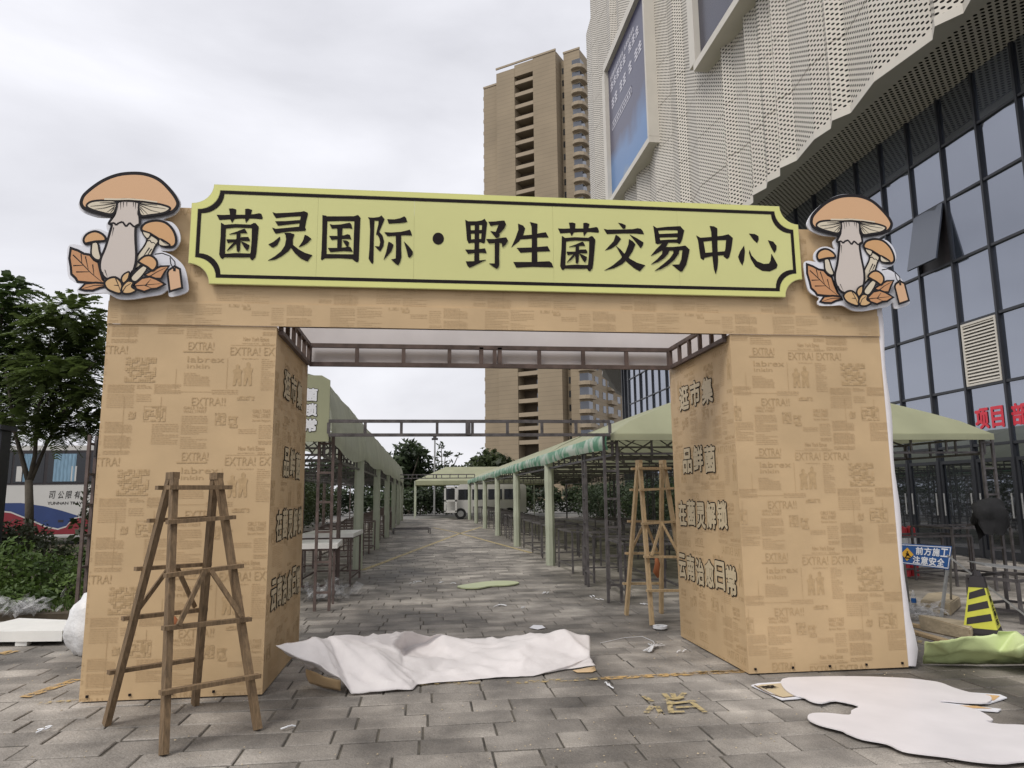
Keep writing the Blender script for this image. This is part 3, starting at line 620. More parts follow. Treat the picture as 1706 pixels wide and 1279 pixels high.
CH = [(350, 335, K1, JUN),
 (350, 335, K1, [[(985,172),(1040,188),(1240,180),(1440,165),(1480,155),(1540,178),(1545,215),(1430,235),(1240,245),(1040,265),(1010,225)], [(1440,200),(1545,200),(1520,300),(1498,415),(1514,440),(1500,465),(1410,455),(1405,400),(1420,300)], [(1028,315),(1200,312),(1420,295),(1425,345),(1240,365),(1070,385)], [(980,415),(1040,435),(1200,420),(1410,400),(1510,435),(1500,465),(1240,475),(1035,510),(1005,470)], [(1100,558),(1105,600),(1060,690),(1000,728),(975,725),(920,680),(1000,640)], [(1170,498),(1260,497),(1330,520),(1305,600),(1305,690),(1240,780),(1130,865),(1020,920),(915,932),(1020,870),(1120,790),(1180,700),(1200,600),(1190,530)], [(1265,680),(1305,685),(1400,760),(1500,815),(1610,848),(1535,948),(1430,900),(1340,820),(1265,715)], [(1495,528),(1540,545),(1598,590),(1530,660),(1470,695),(1400,720),(1465,625)]]),
 (520, 340, K1, [[(162,170),(225,180),(240,260),(232,500),(228,780),(210,850),(155,882),(138,870),(150,700),(160,400)], [(200,190),(450,190),(660,188),(725,168),(765,215),(755,270),(660,265),(450,262),(215,268)], [(668,240),(762,220),(750,500),(735,880),(725,912),(690,908),(630,860),(650,790),(658,500)], [(210,785),(450,788),(670,790),(690,900),(630,862),(450,850),(205,852)], [(275,312),(330,325),(450,318),(540,300),(595,290),(620,320),(635,385),(590,375),(450,375),(310,382)], [(268,498),(400,500),(500,490),(560,472),(595,482),(617,550),(580,545),(450,545),(305,560)], [(248,688),(400,688),(520,680),(570,665),(610,680),(640,745),(500,735),(285,752)], [(395,360),(480,360),(468,520),(465,700),(395,700),(400,520)], [(482,570),(540,572),(582,595),(575,650),(545,668),(525,640)]]),
 (520, 340, K1, [[(880,205),(960,212),(1060,200),(1095,175),(1145,235),(1125,280),(1085,265),(1000,258),(920,265)], [(905,240),(985,240),(975,500),(968,910),(955,942),(930,925),(892,860),(905,700),(915,400)], [(1050,250),(1140,245),(1100,340),(1065,420),(1060,460),(1010,485),(1020,420),(1045,320)], [(1020,460),(1070,445),(1110,490),(1135,580),(1125,660),(1075,745),(1045,720),(990,660),(1060,665),(1075,600),(1060,530)], [(1185,235),(1300,238),(1390,220),(1455,190),(1480,210),(1502,275),(1440,290),(1320,298),(1210,303)], [(1140,440),(1250,445),(1400,435),(1490,415),(1540,400),(1560,430),(1575,490),(1480,485),(1350,492),(1190,502)], [(1320,480),(1405,480),(1405,700),(1410,830),(1390,910),(1360,960),(1320,940),(1250,870),(1320,855),(1325,700)], [(1205,590),(1250,610),(1285,640),(1250,740),(1180,820),(1130,872),(1170,750)], [(1450,585),(1530,665),(1590,745),(1585,790),(1545,842),(1515,825),(1490,720)]]),
 (690, 350, K2, [[(285 + 67 * math.cos(k * .314), 335 + 71 * math.sin(k * .314)) for k in range(20)]]),
 (690, 350, K2, [[(605,112),(650,135),(668,180),(675,350),(670,385),(645,392),(625,350),(615,220)], [(630,130),(740,130),(800,120),(835,100),(865,150),(840,175),(740,172),(650,180)], [(805,150),(865,140),(850,280),(838,380),(820,392),(790,375),(800,250)], [(660,236),(830,232),(830,270),(660,275)], [(660,345),(820,338),(815,375),(660,385)], [(718,160),(770,160),(768,400),(770,600),(712,600),(715,400)], [(605,465),(700,465),(800,455),(840,450),(857,505),(780,500),(700,505),(640,515)], [(612,605),(700,603),(850,585),(780,620),(700,660),(655,678),(630,650)], [(880,135),(960,132),(1040,122),(1070,122),(1088,170),(1040,180),(1000,165),(905,182)], [(1005,160),(1088,160),(1070,210),(1020,265),(980,290),(960,270)], [(905,245),(980,258),(1015,290),(1000,320),(970,325)], [(855,340),(950,340),(1040,325),(1090,320),(1112,360),(1080,410),(1045,435),(1040,385),(1000,375),(930,385),(885,388)], [(955,360),(1010,360),(1005,550),(1008,640),(1000,670),(978,690),(945,670),(890,628),(955,630)]]),
 (690, 350, K2, [[(1230,158),(1290,180),(1315,215),(1290,300),(1240,370),(1150,440),(1200,330),(1235,230)], [(1250,300),(1390,290),(1500,268),(1560,260),(1592,322),(1480,322),(1390,335),(1250,345)], [(1215,445),(1390,440),(1580,425),(1612,485),(1450,490),(1260,502)], [(1175,612),(1390,612),(1600,603),(1630,625),(1648,675),(1400,668),(1210,678)], [(1372,138),(1460,160),(1455,300),(1458,615),(1392,615),(1395,300),(1390,190)]]),
 (920, 355, K1, JUN2),
 (920, 355, K1, [[(1042,150),(1100,160),(1162,188),(1155,240),(1120,245),(1085,205)], [(815,245),(870,258),(1100,255),(1280,250),(1350,235),(1400,245),(1430,280),(1450,330),(1300,318),(1100,318),(865,328)], [(1005,338),(1050,365),(1088,405),(1020,500),(930,560),(835,585),(900,515),(970,440)], [(1225,335),(1340,395),(1442,460),(1430,510),(1398,552),(1320,450)], [(1215,408),(1270,440),(1315,490),(1270,600),(1200,710),(1110,800),(980,865),(825,900),(960,820),(1080,720),(1160,610),(1205,490)], [(1010,515),(1080,570),(1150,650),(1230,720),(1340,780),(1470,820),(1385,915),(1290,860),(1190,775),(1100,680)]]),
 (1080, 355, K2, [[(60,148),(110,180),(130,250),(145,340),(110,365),(88,355),(75,250)], [(90,175),(220,160),(380,152),(427,205),(410,235),(340,200),(220,198),(110,205)], [(350,175),(427,200),(405,300),(385,350),(370,362),(335,345),(350,270)], [(125,245),(360,235),(360,280),(125,285)], [(110,320),(230,312),(370,308),(370,348),(240,345),(115,362)], [(180,340),(240,345),(210,400),(160,440),(100,475),(32,502),(90,430)], [(190,400),(300,398),(380,390),(440,382),(490,430),(470,450),(400,432),(300,440),(160,440)], [(410,410),(490,425),(470,530),(450,610),(405,685),(385,690),(340,655),(285,608),(370,605),(395,540)], [(175,425),(255,430),(235,480),(190,530),(120,575),(35,602),(110,540),(165,480)], [(300,430),(370,430),(360,480),(310,550),(240,610),(160,655),(80,678),(180,600),(260,530),(300,470)]]),
 (1080, 355, K2, [[(568,262),(620,290),(650,310),(670,420),(682,500),(655,555),(620,530),(605,430),(590,320)], [(610,290),(750,280),(880,265),(950,248),(1002,292),(985,330),(930,315),(800,318),(650,335)], [(925,300),(1002,290),(985,420),(960,520),(935,540),(895,510),(915,420)], [(650,470),(780,460),(950,445),(955,500),(900,495),(780,500),(655,530)], [(730,150),(780,155),(818,178),(820,400),(828,560),(820,650),(800,720),(780,660),(765,540),(755,350),(748,220)]]),
 (1080, 355, K2, [[(1135,382),(1145,450),(1135,560),(1115,618),(1085,570),(1065,515),(1090,450)], [(1200,435),(1225,500),(1290,570),(1370,600),(1430,595),(1450,560),(1460,480),(1500,550),(1532,610),(1520,650),(1440,688),(1350,680),(1270,630),(1215,540),(1195,470)], [(1195,240),(1260,245),(1305,270),(1308,310),(1290,352),(1245,310)], [(1420,320),(1480,335),(1520,385),(1518,430),(1495,468),(1460,410)]])]
for ox, oy, k, ps in CH:
    mb = MB()
    for i, p in enumerate(ps):
        d = .0035 + .0005 * i
        mb.prism([AY(ox + x / k, oy + y_ / k, YS - d) for x, y_ in p], (0, d - .0004, 0))
    mb.build('character', M_['ink'], sign)

# ------------------------------------------------------------------ mushroom cut-outs
def smooth_closed(pts, n=5):
    pts = [Vector((x, y_, 0)) for x, y_ in pts]; o = []; L = len(pts)
    for i in range(L):
        p0, p1, p2, p3 = pts[i - 1], pts[i], pts[(i + 1) % L], pts[(i + 2) % L]
        for k in range(n):
            t = k / n; o.append(.5 * ((2 * p1) + (p2 - p0) * t + (2 * p0 - 5 * p1 + 4 * p2 - p3) * t * t + (3 * p1 - p0 - 3 * p2 + p3) * t ** 3))
    return [(p.x, p.y) for p in o]
def offset_poly(pts, d):
    n = len(pts); A = sum(pts[i][0] * pts[(i + 1) % n][1] - pts[(i + 1) % n][0] * pts[i][1] for i in range(n)); s = 1 if A > 0 else -1; o = []
    for i in range(n):
        a, b, c = Vector(pts[i - 1]), Vector(pts[i]), Vector(pts[(i + 1) % n])
        e, f = (b - a), (c - b)
        e = e.normalized() if e.length > 1e-9 else Vector((1, 0)); f = f.normalized() if f.length > 1e-9 else e
        n1_, n2_ = Vector((e.y, -e.x)), Vector((f.y, -f.x)); m_ = (n1_ + n2_); m_ = m_.normalized() if m_.length > .2 else n1_
        q = 1 / max(.6, m_.dot(n1_)); o.append(tuple(b + m_ * d * s * q))
    return o
ART_O = (612, 1232); ART_K = .001  # art units -> metres, origin at foot
def make_cutout(name, label):
    root = thing(name, (0, 0, 0), label, 'cutout', 'mushroom cutouts on the arch')
    def P(x, y_, d): return Vector(((x - ART_O[0]) * ART_K, -d, (ART_O[1] - y_) * ART_K))
    lay = [0.]
    def shape(part, pts, fill, w=17, sm=True, nodes=5, parent=None):
        q = smooth_closed(pts, nodes) if sm else pts
        w *= 1.3
        lay[0] += .0008; d = .001 + lay[0]
        mb = MB(); mb.poly([P(x, y_, d) for x, y_ in offset_poly(q, w / 2)]); bl_ = mb.build(part, M_['black'], parent or root, recalc=False)
        lay[0] += .0008; d = .001 + lay[0]
        mb = MB(); mb.poly([P(x, y_, d) for x, y_ in offset_poly(q, -w / 2)]); mb.build('fill', M_[fill], bl_, recalc=False)
        return bl_
    def lines(par, segs, w0=9, w1=2, mt='black'):
        w0, w1 = w0 * 1.3, w1 * 1.4
        lay[0] += .0008; d = .001 + lay[0]; mb = MB()
        for s in segs:
            n = len(s)
            for i in range(n - 1):
                a, b = Vector(s[i]), Vector(s[i + 1]); e = (b - a).normalized(); nn = Vector((-e.y, e.x)); wa = w0 + (w1 - w0) * i / (n - 1); wb = w0 + (w1 - w0) * (i + 1) / (n - 1)
                d += .00002
                mb.poly([P(*(a - nn * wa / 2), d), P(*(b - nn * wb / 2), d), P(*(b + nn * wb / 2), d), P(*(a + nn * wa / 2), d)])
        mb.build('lines', M_[mt], par, recalc=False)
    # white foam board backing
    back = [(615,78),(480,98),(340,165),(205,275),(135,370),(135,420),(175,465),(300,505),(440,512),(395,560),(400,610),(410,640),(330,612),(245,625),(185,680),(175,740),(195,765),(115,755),(70,775),(65,850),(80,990),(110,1065),(200,1110),(180,1150),(200,1185),(330,1185),(440,1180),(540,1225),(620,1232),(700,1225),(800,1205),(930,1180),(985,1140),(1000,1195),(1060,1192),(1165,1150),(1160,1060),(1130,950),(1075,880),(985,820),(900,790),(1010,785),(1070,700),(1050,600),(985,530),(900,510),(1000,460),(1045,400),(1045,330),(970,230),(860,140),(740,90)]
    q = smooth_closed(back, 3)
    MB().prism([P(x, y_, 0) for x, y_ in q], (0, .016, 0)).build('backing', M_['art_white'], root)
    o = shape('leaf', [(95,790),(160,810),(215,838),(270,845),(310,890),(350,910),(372,985),(400,1060),(430,1095),(340,1095),(250,1090),(180,1085),(160,1055),(120,1020),(110,960),(90,880)], 'leafp', 17, False)
    lines(o, [[(120,850),(200,920),(290,1005),(390,1080)], [(190,840),(205,925)], [(230,860),(265,975)], [(130,945),(215,940)], [(160,1000),(280,995)], [(300,930),(320,1030)]], 8, 3)
    o = shape('leaf', [(205,1150),(250,1100),(340,1090),(430,1095),(440,1120),(380,1135),(320,1160),(250,1160)], 'leafp', 15, False)
    lines(o, [[(430,1110),(330,1115),(230,1145)]], 7, 2)
    # left small mushroom
    o = shape('stem', [(285,735),(330,738),(352,810),(372,880),(330,890),(285,850),(278,790)], 'gill', 13)
    o = shape('cap', [(205,720),(225,670),(280,640),(330,642),(380,670),(402,705),(380,722),(300,730),(235,755)], 'capd', 16)
    lines(o, [[(225,745),(290,728),(390,715)]], 10, 6)
    # right middle mushroom
    o = shape('stem', [(790,650),(880,690),(850,760),(810,850),(760,900),(690,960),(690,860),(760,740)], 'gill', 13)
    lines(o, [[(775,710),(800,705),(815,725),(835,722),(855,740)], [(800,770),(750,850)], [(820,780),(790,830)]], 9, 4)
    o = shape('cap', [(715,600),(750,550),(840,525),(930,540),(1000,600),(1035,680),(1030,740),(985,760),(900,745),(870,690),(800,650),(745,640)], 'capd', 17)
    g_ = shape('gills', [(730,625),(800,645),(780,690),(745,665)], 'gill', 9)
    g_ = shape('gills', [(890,690),(950,715),(985,745),(930,755),(885,740)], 'gill', 9)
    lines(o, [[(722,618),(800,640),(880,685),(985,742)]], 11, 6); lines(g_, [[(900,700),(955,740)], [(915,700),(970,742)]], 5, 2)
    # main mushroom
    o = shape('stem', [(495,365),(675,365),(690,470),(700,560),(668,590),(672,700),(690,850),(680,960),(640,1040),(560,1070),(440,1060),(380,985),(375,890),(410,780),(440,640),(450,580),(425,560),(470,480)], 'stem', 18)
    lines(o, [[(430,570),(470,560),(490,580),(510,560),(545,548),(580,590),(610,555),(650,590),(690,575)]], 13, 12)
    lines(o, [[(515,370),(520,440)], [(540,370),(542,420)], [(570,370),(573,410)], [(630,370),(632,410)], [(650,370),(652,430)], [(470,600),(460,680)], [(400,1000),(420,1040)], [(420,980),(450,1050)], [(640,1000),(615,1050)], [(660,980),(640,1030)]], 6, 1)
    cap = shape('cap', [(165,370),(200,300),(330,190),(470,125),(615,103),(740,112),(860,160),(970,260),(1030,345),(1030,395),(985,445),(880,475),(700,490),(690,370),(590,350),(480,370),(450,490),(330,480),(220,450),(175,420)], 'cap', 24)
    g1 = shape('gills', [(215,410),(260,375),(370,362),(478,372),(455,480),(340,470),(240,440)], 'gill', 15)
    g2 = shape('gills', [(690,372),(800,372),(900,385),(968,412),(920,455),(800,480),(705,485)], 'gill', 15)
    lines(g1, [[(470,385),(360,405),(250,420)], [(470,400),(380,430),(290,445)], [(468,415),(400,470)], [(465,430),(430,475)], [(470,380),(330,385)]], 6, 2)
    lines(g2, [[(695,385),(800,405),(930,420)], [(695,395),(800,440),(880,455)], [(697,410),(770,475)], [(697,425),(735,478)], [(695,380),(850,390)]], 6, 2)
    lines(cap, [[(370,352),(480,350),(590,343),(720,348),(850,362)]], 12, 8, 'gill')
    # front leaves and buds
    o = shape('leaf', [(780,1020),(850,975),(920,940),(995,935),(960,990),(930,1050),(860,1050)], 'leafp', 14, False); lines(o, [[(830,1030),(890,990),(970,950)]], 7, 2)
    o = shape('stem', [(760,940),(800,960),(760,1030),(710,1080),(670,1070),(670,1030)], 'gill', 12)
    o = shape('cap', [(720,900),(770,855),(830,850),(880,890),(885,940),(850,980),(800,950),(740,920)], 'capd', 15)
    o = shape('leaf', [(690,1110),(760,1050),(830,1035),(890,1055),(920,1070),(970,1100),(900,1140),(850,1145),(790,1170),(720,1150)], 'leafp', 15, False); lines(o, [[(705,1120),(800,1110),(930,1095)], [(800,1110),(840,1060)], [(790,1112),(850,1135)]], 7, 2)
    o = shape('leaf', [(580,1060),(600,1020),(645,1000),(640,1060),(600,1100)], 'leafl', 12)
    o = shape('leaf', [(435,1100),(470,1060),(530,1050),(580,1090),(595,1140),(580,1190),(520,1180),(460,1150)], 'leafl', 15); lines(o, [[(530,1060),(560,1120),(585,1180)], [(560,1120),(520,1120)]], 7, 3)
    o = shape('leaf', [(600,1120),(640,1080),(690,1090),(680,1130),(720,1160),(670,1190),(610,1190),(590,1160)], 'leafl', 14); lines(o, [[(600,1180),(625,1130),(670,1100)]], 7, 3)
    # price tag on a string
    o = shape('tag', [(1000,975),(1050,940),(1100,965),(1130,1130),(1020,1165),(990,1000)], 'tagp', 15, False)
    lines(o, [[(865,840),(930,828),(1000,850),(1050,900),(1060,960)], [(1005,865),(1015,920),(1045,970)]], 8, 7); lines(o, [[(1040,970),(1062,970)]], 22, 22)
    return root
ART_K = 1.0
mush = make_cutout('mushroom_cutout', '')
def place_cut(root, px, z_lo_px, z_hi_px, label, tilt=0):
    YM = YF - .085
    ax0, ax1 = AY(px[0], 400, YM).x, AY(px[1], 400, YM).x
    zb = AY((px[0] + px[1]) / 2, z_lo_px, YM).z; zt = AY((px[0] + px[1]) / 2, z_hi_px, YM).z
    sx = (ax1 - ax0) / 1105; sz = (zt - zb) / 1156
    root.scale = (sx, 1, sz); root.location = (ax0 + (ART_O[0] - 62) * sx, YM, zb); root.rotation_euler = (0, tilt, 0); root['label'] = label
# depth of the layers stays in metres, outline scaled to size
m2 = copy_tree(mush)
place_cut(mush, (113, 318), 499, 285, 'mushroom cutout with hanging tag, at the header end above the brown ladder')
place_cut(m2, (1336, 1505), 518, 323, 'mushroom cutout with hanging tag, at the header end in front of the glass facade')
#%%SECTION
# ------------------------------------------------------------------ step ladders
def make_ladder(name, mt, label, wb=.64, wt=.33, spread=.88, h=1.74, rungs=(.36, .74, 1.09, 1.44), loose=True):
    """two frames hinged at the top; local x across, local y the spread"""
    root = thing(name, (0, 0, 0), label, 'ladder', 'wooden step ladders')
    def rail(s, side, z):      # point on a rail at height z
        t = z / h; return Vector((side * (wb + (wt - wb) * t) / 2, s * (spread / 2 * (1 - t) + .03), z))
    rl = random.Random(2)
    for s in (-1, 1):
        for side in (-1, 1):
            q = MB(); q.bar(rail(s, side, .0) + Vector((0, 0, .004)), rail(s, side, h + .03), .042, .058, (0, 1, 0)); q.build('rail', M_[mt], root)
        for z in rungs:
            a, b = rail(s, -1, z), rail(s, 1, z); d = (b - a).normalized(); z0 = rl.uniform(-.012, .012); off = Vector((0, s * .05, 0))
            q = MB(); q.bar(a - d * .06 + off + Vector((0, 0, z0)), b + d * .05 + off - Vector((0, 0, z0)), .028, .052, (0, 1, 0)); q.build('rung', M_[mt], root)
        # diagonal braces between two rungs
        for side in (-1, 1):
            a = rail(s, side, rungs[1] + .02) + Vector((-side * .03, s * .078, 0)); b = rail(s, side, rungs[2]) + Vector((-side * .20, s * .078, 0))
            q = MB(); q.bar(a, b, .03, .022, (0, 1, 0)); q.build('brace', M_[mt], root)
    for s in (-1, 1):
        a, b = rail(s, -1, h - .07), rail(s, 1, h - .07); d = (b - a).normalized()
        q = MB(); q.bar(a - d * .06 + Vector((0, s * .05, 0)), b + d * .06 + Vector((0, s * .05, 0)), .03, .055, (0, 1, 0)); q.build('top_rung', M_[mt], root)
    for side in (-1, 1):
        q = MB(); q.box(rail(0, side, h + .015), (.05, .12, .05)); q.build('hinge_block', M_[mt], root)
    return root
lad = make_ladder('step_ladder', 'wood', 'brown weathered wooden step ladder standing open in front of the arch pillar')
lad.location = (-1.69, 5.61, 0); lad.rotation_euler = (0, 0, math.atan2(.43, .48))
c = AY(289, 1036, 5.45); q = MB(); q.tube([c + Vector((-.03, 0, .05)), c + Vector((0, -.01, .02)), c + Vector((.02, 0, -.02)), c + Vector((.05, .01, -.035))], [.012, .024, .024, .008], 8); one(q, 'orange_rag', M_['pink'], 'small orange rag on a rung of the brown weathered ladder', 'rag', smooth=True)
lad2 = make_ladder('step_ladder', 'wood_l', 'pale new wooden step ladder standing under the canopy behind the arch', .50, .34, .74, 1.98, (.40, .80, 1.22, 1.64))
lad2.location = (2.95, 9.25, 0); lad2.rotation_euler = (0, 0, R(7))

c = AY(1094, 946, 9.1); q = MB(); q.tube([c + Vector((0, 0, .13)), c + Vector((.01, -.01, .05)), c + Vector((-.01, 0, -.05)), c + Vector((.015, 0, -.12))], [.02, .035, .04, .012], 10); one(q, 'orange_rag', M_['pink'], 'orange rag hanging from a rung of the pale new ladder', 'rag', smooth=True)
# ------------------------------------------------------------------ crumpled sheets on the ground
def draped(name, mt, pts, faces, label, cat, cuts=5, amp=.012, k=2.752, o=(420, 960), thick=.004, fr=5.):
    bm = bmesh.new(); vs_ = [bm.verts.new(G(o[0] + x / k, o[1] + y_ / k, z)) for x, y_, z in pts]
    for f in faces: bm.faces.new([vs_[i] for i in f])
    bmesh.ops.triangulate(bm, faces=bm.faces[:])
    bmesh.ops.subdivide_edges(bm, edges=bm.edges[:], cuts=cuts, use_grid_fill=True)
    bmesh.ops.triangulate(bm, faces=[f for f in bm.faces if len(f.verts) > 4])
    bmesh.ops.smooth_vert(bm, verts=[v for v in bm.verts if not v.is_boundary], factor=.22, use_axis_x=True, use_axis_y=True, use_axis_z=True)
    for v in bm.verts:
        rg_ = 1 - abs(noise.noise(Vector((v.co.x * 2.2 + v.co.y * 3.1, v.co.y * 1.3 - v.co.x, 2.)) * 1.1)) * 2.2
        r2_ = 1 - abs(noise.noise(Vector((v.co.x * 4.5 - v.co.y * 6.0, v.co.y * 3.2 + v.co.x * 2, 7.)))) * 2.6
        v.co.z = max(.006, v.co.z + (amp * noise.noise(v.co * fr) + amp * 1.6 * max(0, rg_ - .45) + amp * .7 * max(0, r2_ - .5)) * (1 if v.co.z > .03 else .25) + .004)
    bmesh.ops.recalc_face_normals(bm, faces=bm.faces)
    q = MB(); bm.verts.index_update(); q.add([v.co.copy() for v in bm.verts], [[v.index for v in f.verts] for f in bm.faces]); bm.free()
    ob = one(q, name, M_[mt], label, cat, smooth=True, recalc=True)
    md = ob.modifiers.new('thickness', 'SOLIDIFY'); md.thickness = thick
    return ob
SP = [(108,320,.40),(312,288,.40),(405,478,.13),(250,422,.14),(352,290,.37),(545,350,.26),(690,405,.13),(735,522,.008),(455,542,.008),(480,322,.22),(700,262,.30),(880,282,.21),(1080,290,.16),(1430,252,.27),(1550,282,.19),(1550,385,.05),(1575,412,.008),(1440,428,.008),(1290,458,.008),(1100,468,.008),(760,498,.008),(650,318,.22),(700,345,.10),(900,390,.07),(1270,310,.18)]
a_,b_,c_,d_,e_,f_,g_,h_,i_,j_,k_,l_,m_,n_,o_,p_,q_,r_,s_,t_,u_,w_,y_,v_,z_ = range(25)
SF = [(a_,b_,c_,d_),(b_,e_,c_),(e_,f_,g_,h_,i_,c_),(e_,k_,w_,f_),(w_,k_,l_,y_),(y_,l_,m_,v_),(f_,w_,y_,g_),(g_,y_,v_,u_),(g_,u_,h_),(v_,m_,n_,z_),(v_,z_,t_),(u_,v_,t_),(z_,n_,o_,p_),(z_,p_,s_),(z_,s_,t_),(p_,q_,r_,s_)]
ws = draped('plastic_sheet', 'sheet', SP, SF, 'crumpled white plastic sheet lying between the pillars of the arch', 'sheet', 15, .028, thick=.0015)
kr = MB()
for j in range(7):      # rolled brown backing that shows under the fold
    pass
kp = [(245,428),(330,462),(405,482),(405,528),(335,515),(262,492),(247,460)]
draped('kraft_offcut', 'kraft', [(x, y2, z) for (x, y2), z in zip(kp, (.14, .13, .11, .012, .012, .012, .06))], [(0,1,5,6),(1,2,3,4),(1,4,5)], 'brown paper offcut tucked under the crumpled white sheet', 'paper', 4, .006)
draped('kraft_offcut', 'kraft', [(1470,432,.008),(1570,414,.008),(1577,432,.008),(1560,440,.008),(1490,441,.008)], [(0,1,2,3,4)], 'thin brown paper strip poking out at the far end of the white sheet', 'paper', 3, .003)
KG, OG = 3.0515, (1240, 860)
draped('green_cloth', 'greencloth', [(908,752,.008),(918,650,.22),(1000,655,.24),(1070,640,.26),(1180,618,.30),(1285,605,.32),(1292,585,.36),(1385,592,.34),(1480,650,.30),(1640,690,.26),(1640,770,.008),(1422,752,.008),(1200,756,.008),(1050,752,.008),(1290,690,.18),(1390,700,.22),(1040,700,.14)],
       [(0,1,2,16),(0,16,13),(2,3,4,16),(16,4,14,13),(13,14,12),(4,5,14),(5,6,7,14),(14,7,15),(14,15,11,12),(7,8,15),(15,8,9,10,11)], 'lime green cloth crumpled on the paving below the striped parking cone', 'cloth', 5, .03, KG, OG, .004, 6.)
def flat_board(name, mt, pts, z, th, label, cat, k=KG, o=OG, sm=3):
    q = MB(); pp = smooth_closed(pts, sm) if sm else pts
    q.prism([G(o[0] + x / k, o[1] + y2 / k, z) for x, y2 in pp], (0, 0, -th))
    return one(q, name, M_[mt], label, cat)
WB = [(195,825),(330,815),(560,812),(800,820),(930,833),(1000,845),(1060,868),(1140,892),(1250,912),(1235,945),(1120,945),(1010,936),(1000,945),(1100,962),(1190,985),(1265,1032),(1228,1040),(1300,1055),(1422,1060),(1560,1090),(1640,1150),(1560,1225),(1390,1245),(1300,1253),(1150,1240),(1030,1220),(900,1205),(800,1188),(720,1152),(600,1130),(520,1100),(490,1085),(390,1060),(332,1035),(322,1015),(345,1000),(420,998),(532,1008),(545,985),(580,962),(465,935),(395,947),(340,938),(300,918),(250,905),(200,870)]
flat_board('cutout_board', 'white_pl', WB, .030, .009, 'blank white back of a wavy cutout board lying flat before the pillar', 'board')
pb = flat_board('printed_board', 'art_white', [(35,858),(70,848),(230,838),(520,860),(1000,880),(1160,895),(1300,905),(1336,920),(1240,950),(1000,945),(1120,958),(1306,978),(1290,990),(1150,980),(900,950),(520,905),(300,922),(190,930)], .016, .008, 'printed board peeking out from under the white cutout board', 'board', sm=0)
for nm, mt, pts in (('print', 'lettercream', [(62,862),(85,855),(230,845),(300,912),(195,921)]), ('print', 'leafl', [(1160,908),(1230,905),(1300,912),(1270,935),(1190,938)]), ('print', 'leafl', [(1080,960),(1180,963),(1260,977),(1160,975)])):
    q = MB(); q.poly([G(OG[0] + x / KG, OG[1] + y2 / KG, .0185) for x, y2 in pts]); q.build(nm, M_[mt], pb, recalc=False)
q = MB(); ed = [(52,858),(90,880),(130,900),(195,920),(270,912)]
for a, b in zip(ed[:-1], ed[1:]):
    u, v = G(OG[0] + a[0] / KG, OG[1] + a[1] / KG, .0195), G(OG[0] + b[0] / KG, OG[1] + b[1] / KG, .0195); n = (v - u).cross(Vector((0, 0, 1))).normalized() * .008; q.poly([u - n, v - n, v + n, u + n])
q.build('outline', M_['wood'], pb, recalc=False)
q = MB(); u = G(OG[0] + 110 / KG, OG[1] + 880 / KG, .0195); v = G(OG[0] + 180 / KG, OG[1] + 872 / KG, .0195); ux = (v - u).normalized(); text_into(q, '菌', u, ux, Vector((-ux.y, ux.x, 0)), .10, .05, .14); q.build('lettering', M_['ink'], pb, recalc=False)
flat_board('green_offcut', 'lettergreen', [(940,44),(985,35),(1080,22),(1180,20),(1225,28),(1180,38),(1100,42),(1040,52),(975,52)], .03, .02, 'pale green flat offcut board lying in the aisle', 'board', 2.752, (420, 960))
flat_board('paper_scrap', 'art_white', [(1272,235),(1290,222),(1330,224),(1345,235),(1310,243)], .008, .003, 'white paper scrap behind the crumpled white sheet', 'scrap', 2.752, (420, 960), 0)
# bundle of white zip ties
zt = MB(); c = G(1088, 1080, .012); rz = random.Random(5)
dirv = (G(1100, 1068, .012) - G(1074, 1088, .012)).normalized(); nv = Vector((-dirv.y, dirv.x, 0))
for k in range(16):
    o2 = rz.gauss(0, .012); a = c - dirv * .17 + nv * o2 * 2.2 + Vector((0, 0, rz.random() * .02)); m1 = c + nv * o2 * .5 + Vector((0, 0, .012 + rz.random() * .012)); b = c + dirv * (.13 + rz.random() * .07) + nv * rz.gauss(0, .045) + Vector((0, 0, rz.random() * .02))
    zt.tube([a, m1, b], .004, 5)
one(zt, 'zip_tie_bundle', M_['signwhite'], 'bundle of white zip ties lying on the paving near the arch opening', 'zip ties')
tp = MB(); c = G(1100, 1046, .012)
for k in range(18):
    a0, a1 = k * math.pi / 9, (k + 1) * math.pi / 9
    tp.prism([c + Vector((r * math.cos(a), r * math.sin(a), 0)) for r, a in ((.045, a0), (.085, a0), (.085, a1), (.045, a1))], (0, 0, .028))
one(tp, 'tape_roll', M_['signwhite'], 'small white tape ring at the foot of the pale ladder', 'tape')
# litter: curled plastic strips, each one a thing
lit = [(828, 1009, .16), (836, 1008, .12), (735, 970, .1), (755, 972, .1), (908, 987, .14), (985, 994, .12), (995, 998, .1), (698, 969, .12), (870, 1012, .06), (1075, 1006, .1), (690, 971, .07), (480, 1212, .09), (78, 1213, .07), (1140, 1084, .06), (1012, 1140, .12)]
for i, (x, y2, L) in enumerate(lit):
    c = G(x, y2, .01); a = rz.random() * 6.28; d = Vector((math.cos(a), math.sin(a), 0)); n = Vector((-d.y, d.x, 0)); q = MB()
    for s_i in range(rz.choice([1, 2, 3])):
        o2 = Vector((rz.gauss(0, .05), rz.gauss(0, .04), 0)) if s_i else Vector()
        P = [c + o2 + d * (L * (t - .5)) + n * (.03 * math.sin(t * 4 + i)) + Vector((0, 0, .012 * math.sin(t * 3.1))) for t in (0, .25, .5, .75, 1)]
        q.tube(P, .0055, 5)
    one(q, 'plastic_scrap', M_['signwhite'], 'small white plastic strip littering the paving', 'litter', 'plastic strips scattered on the paving')
q = MB(); q.tube([G(1000, 1071, .006), G(1040, 1062, .006), G(1070, 1060, .006), G(1088, 1068, .006), G(1094, 1078, .006)], .003, 5)
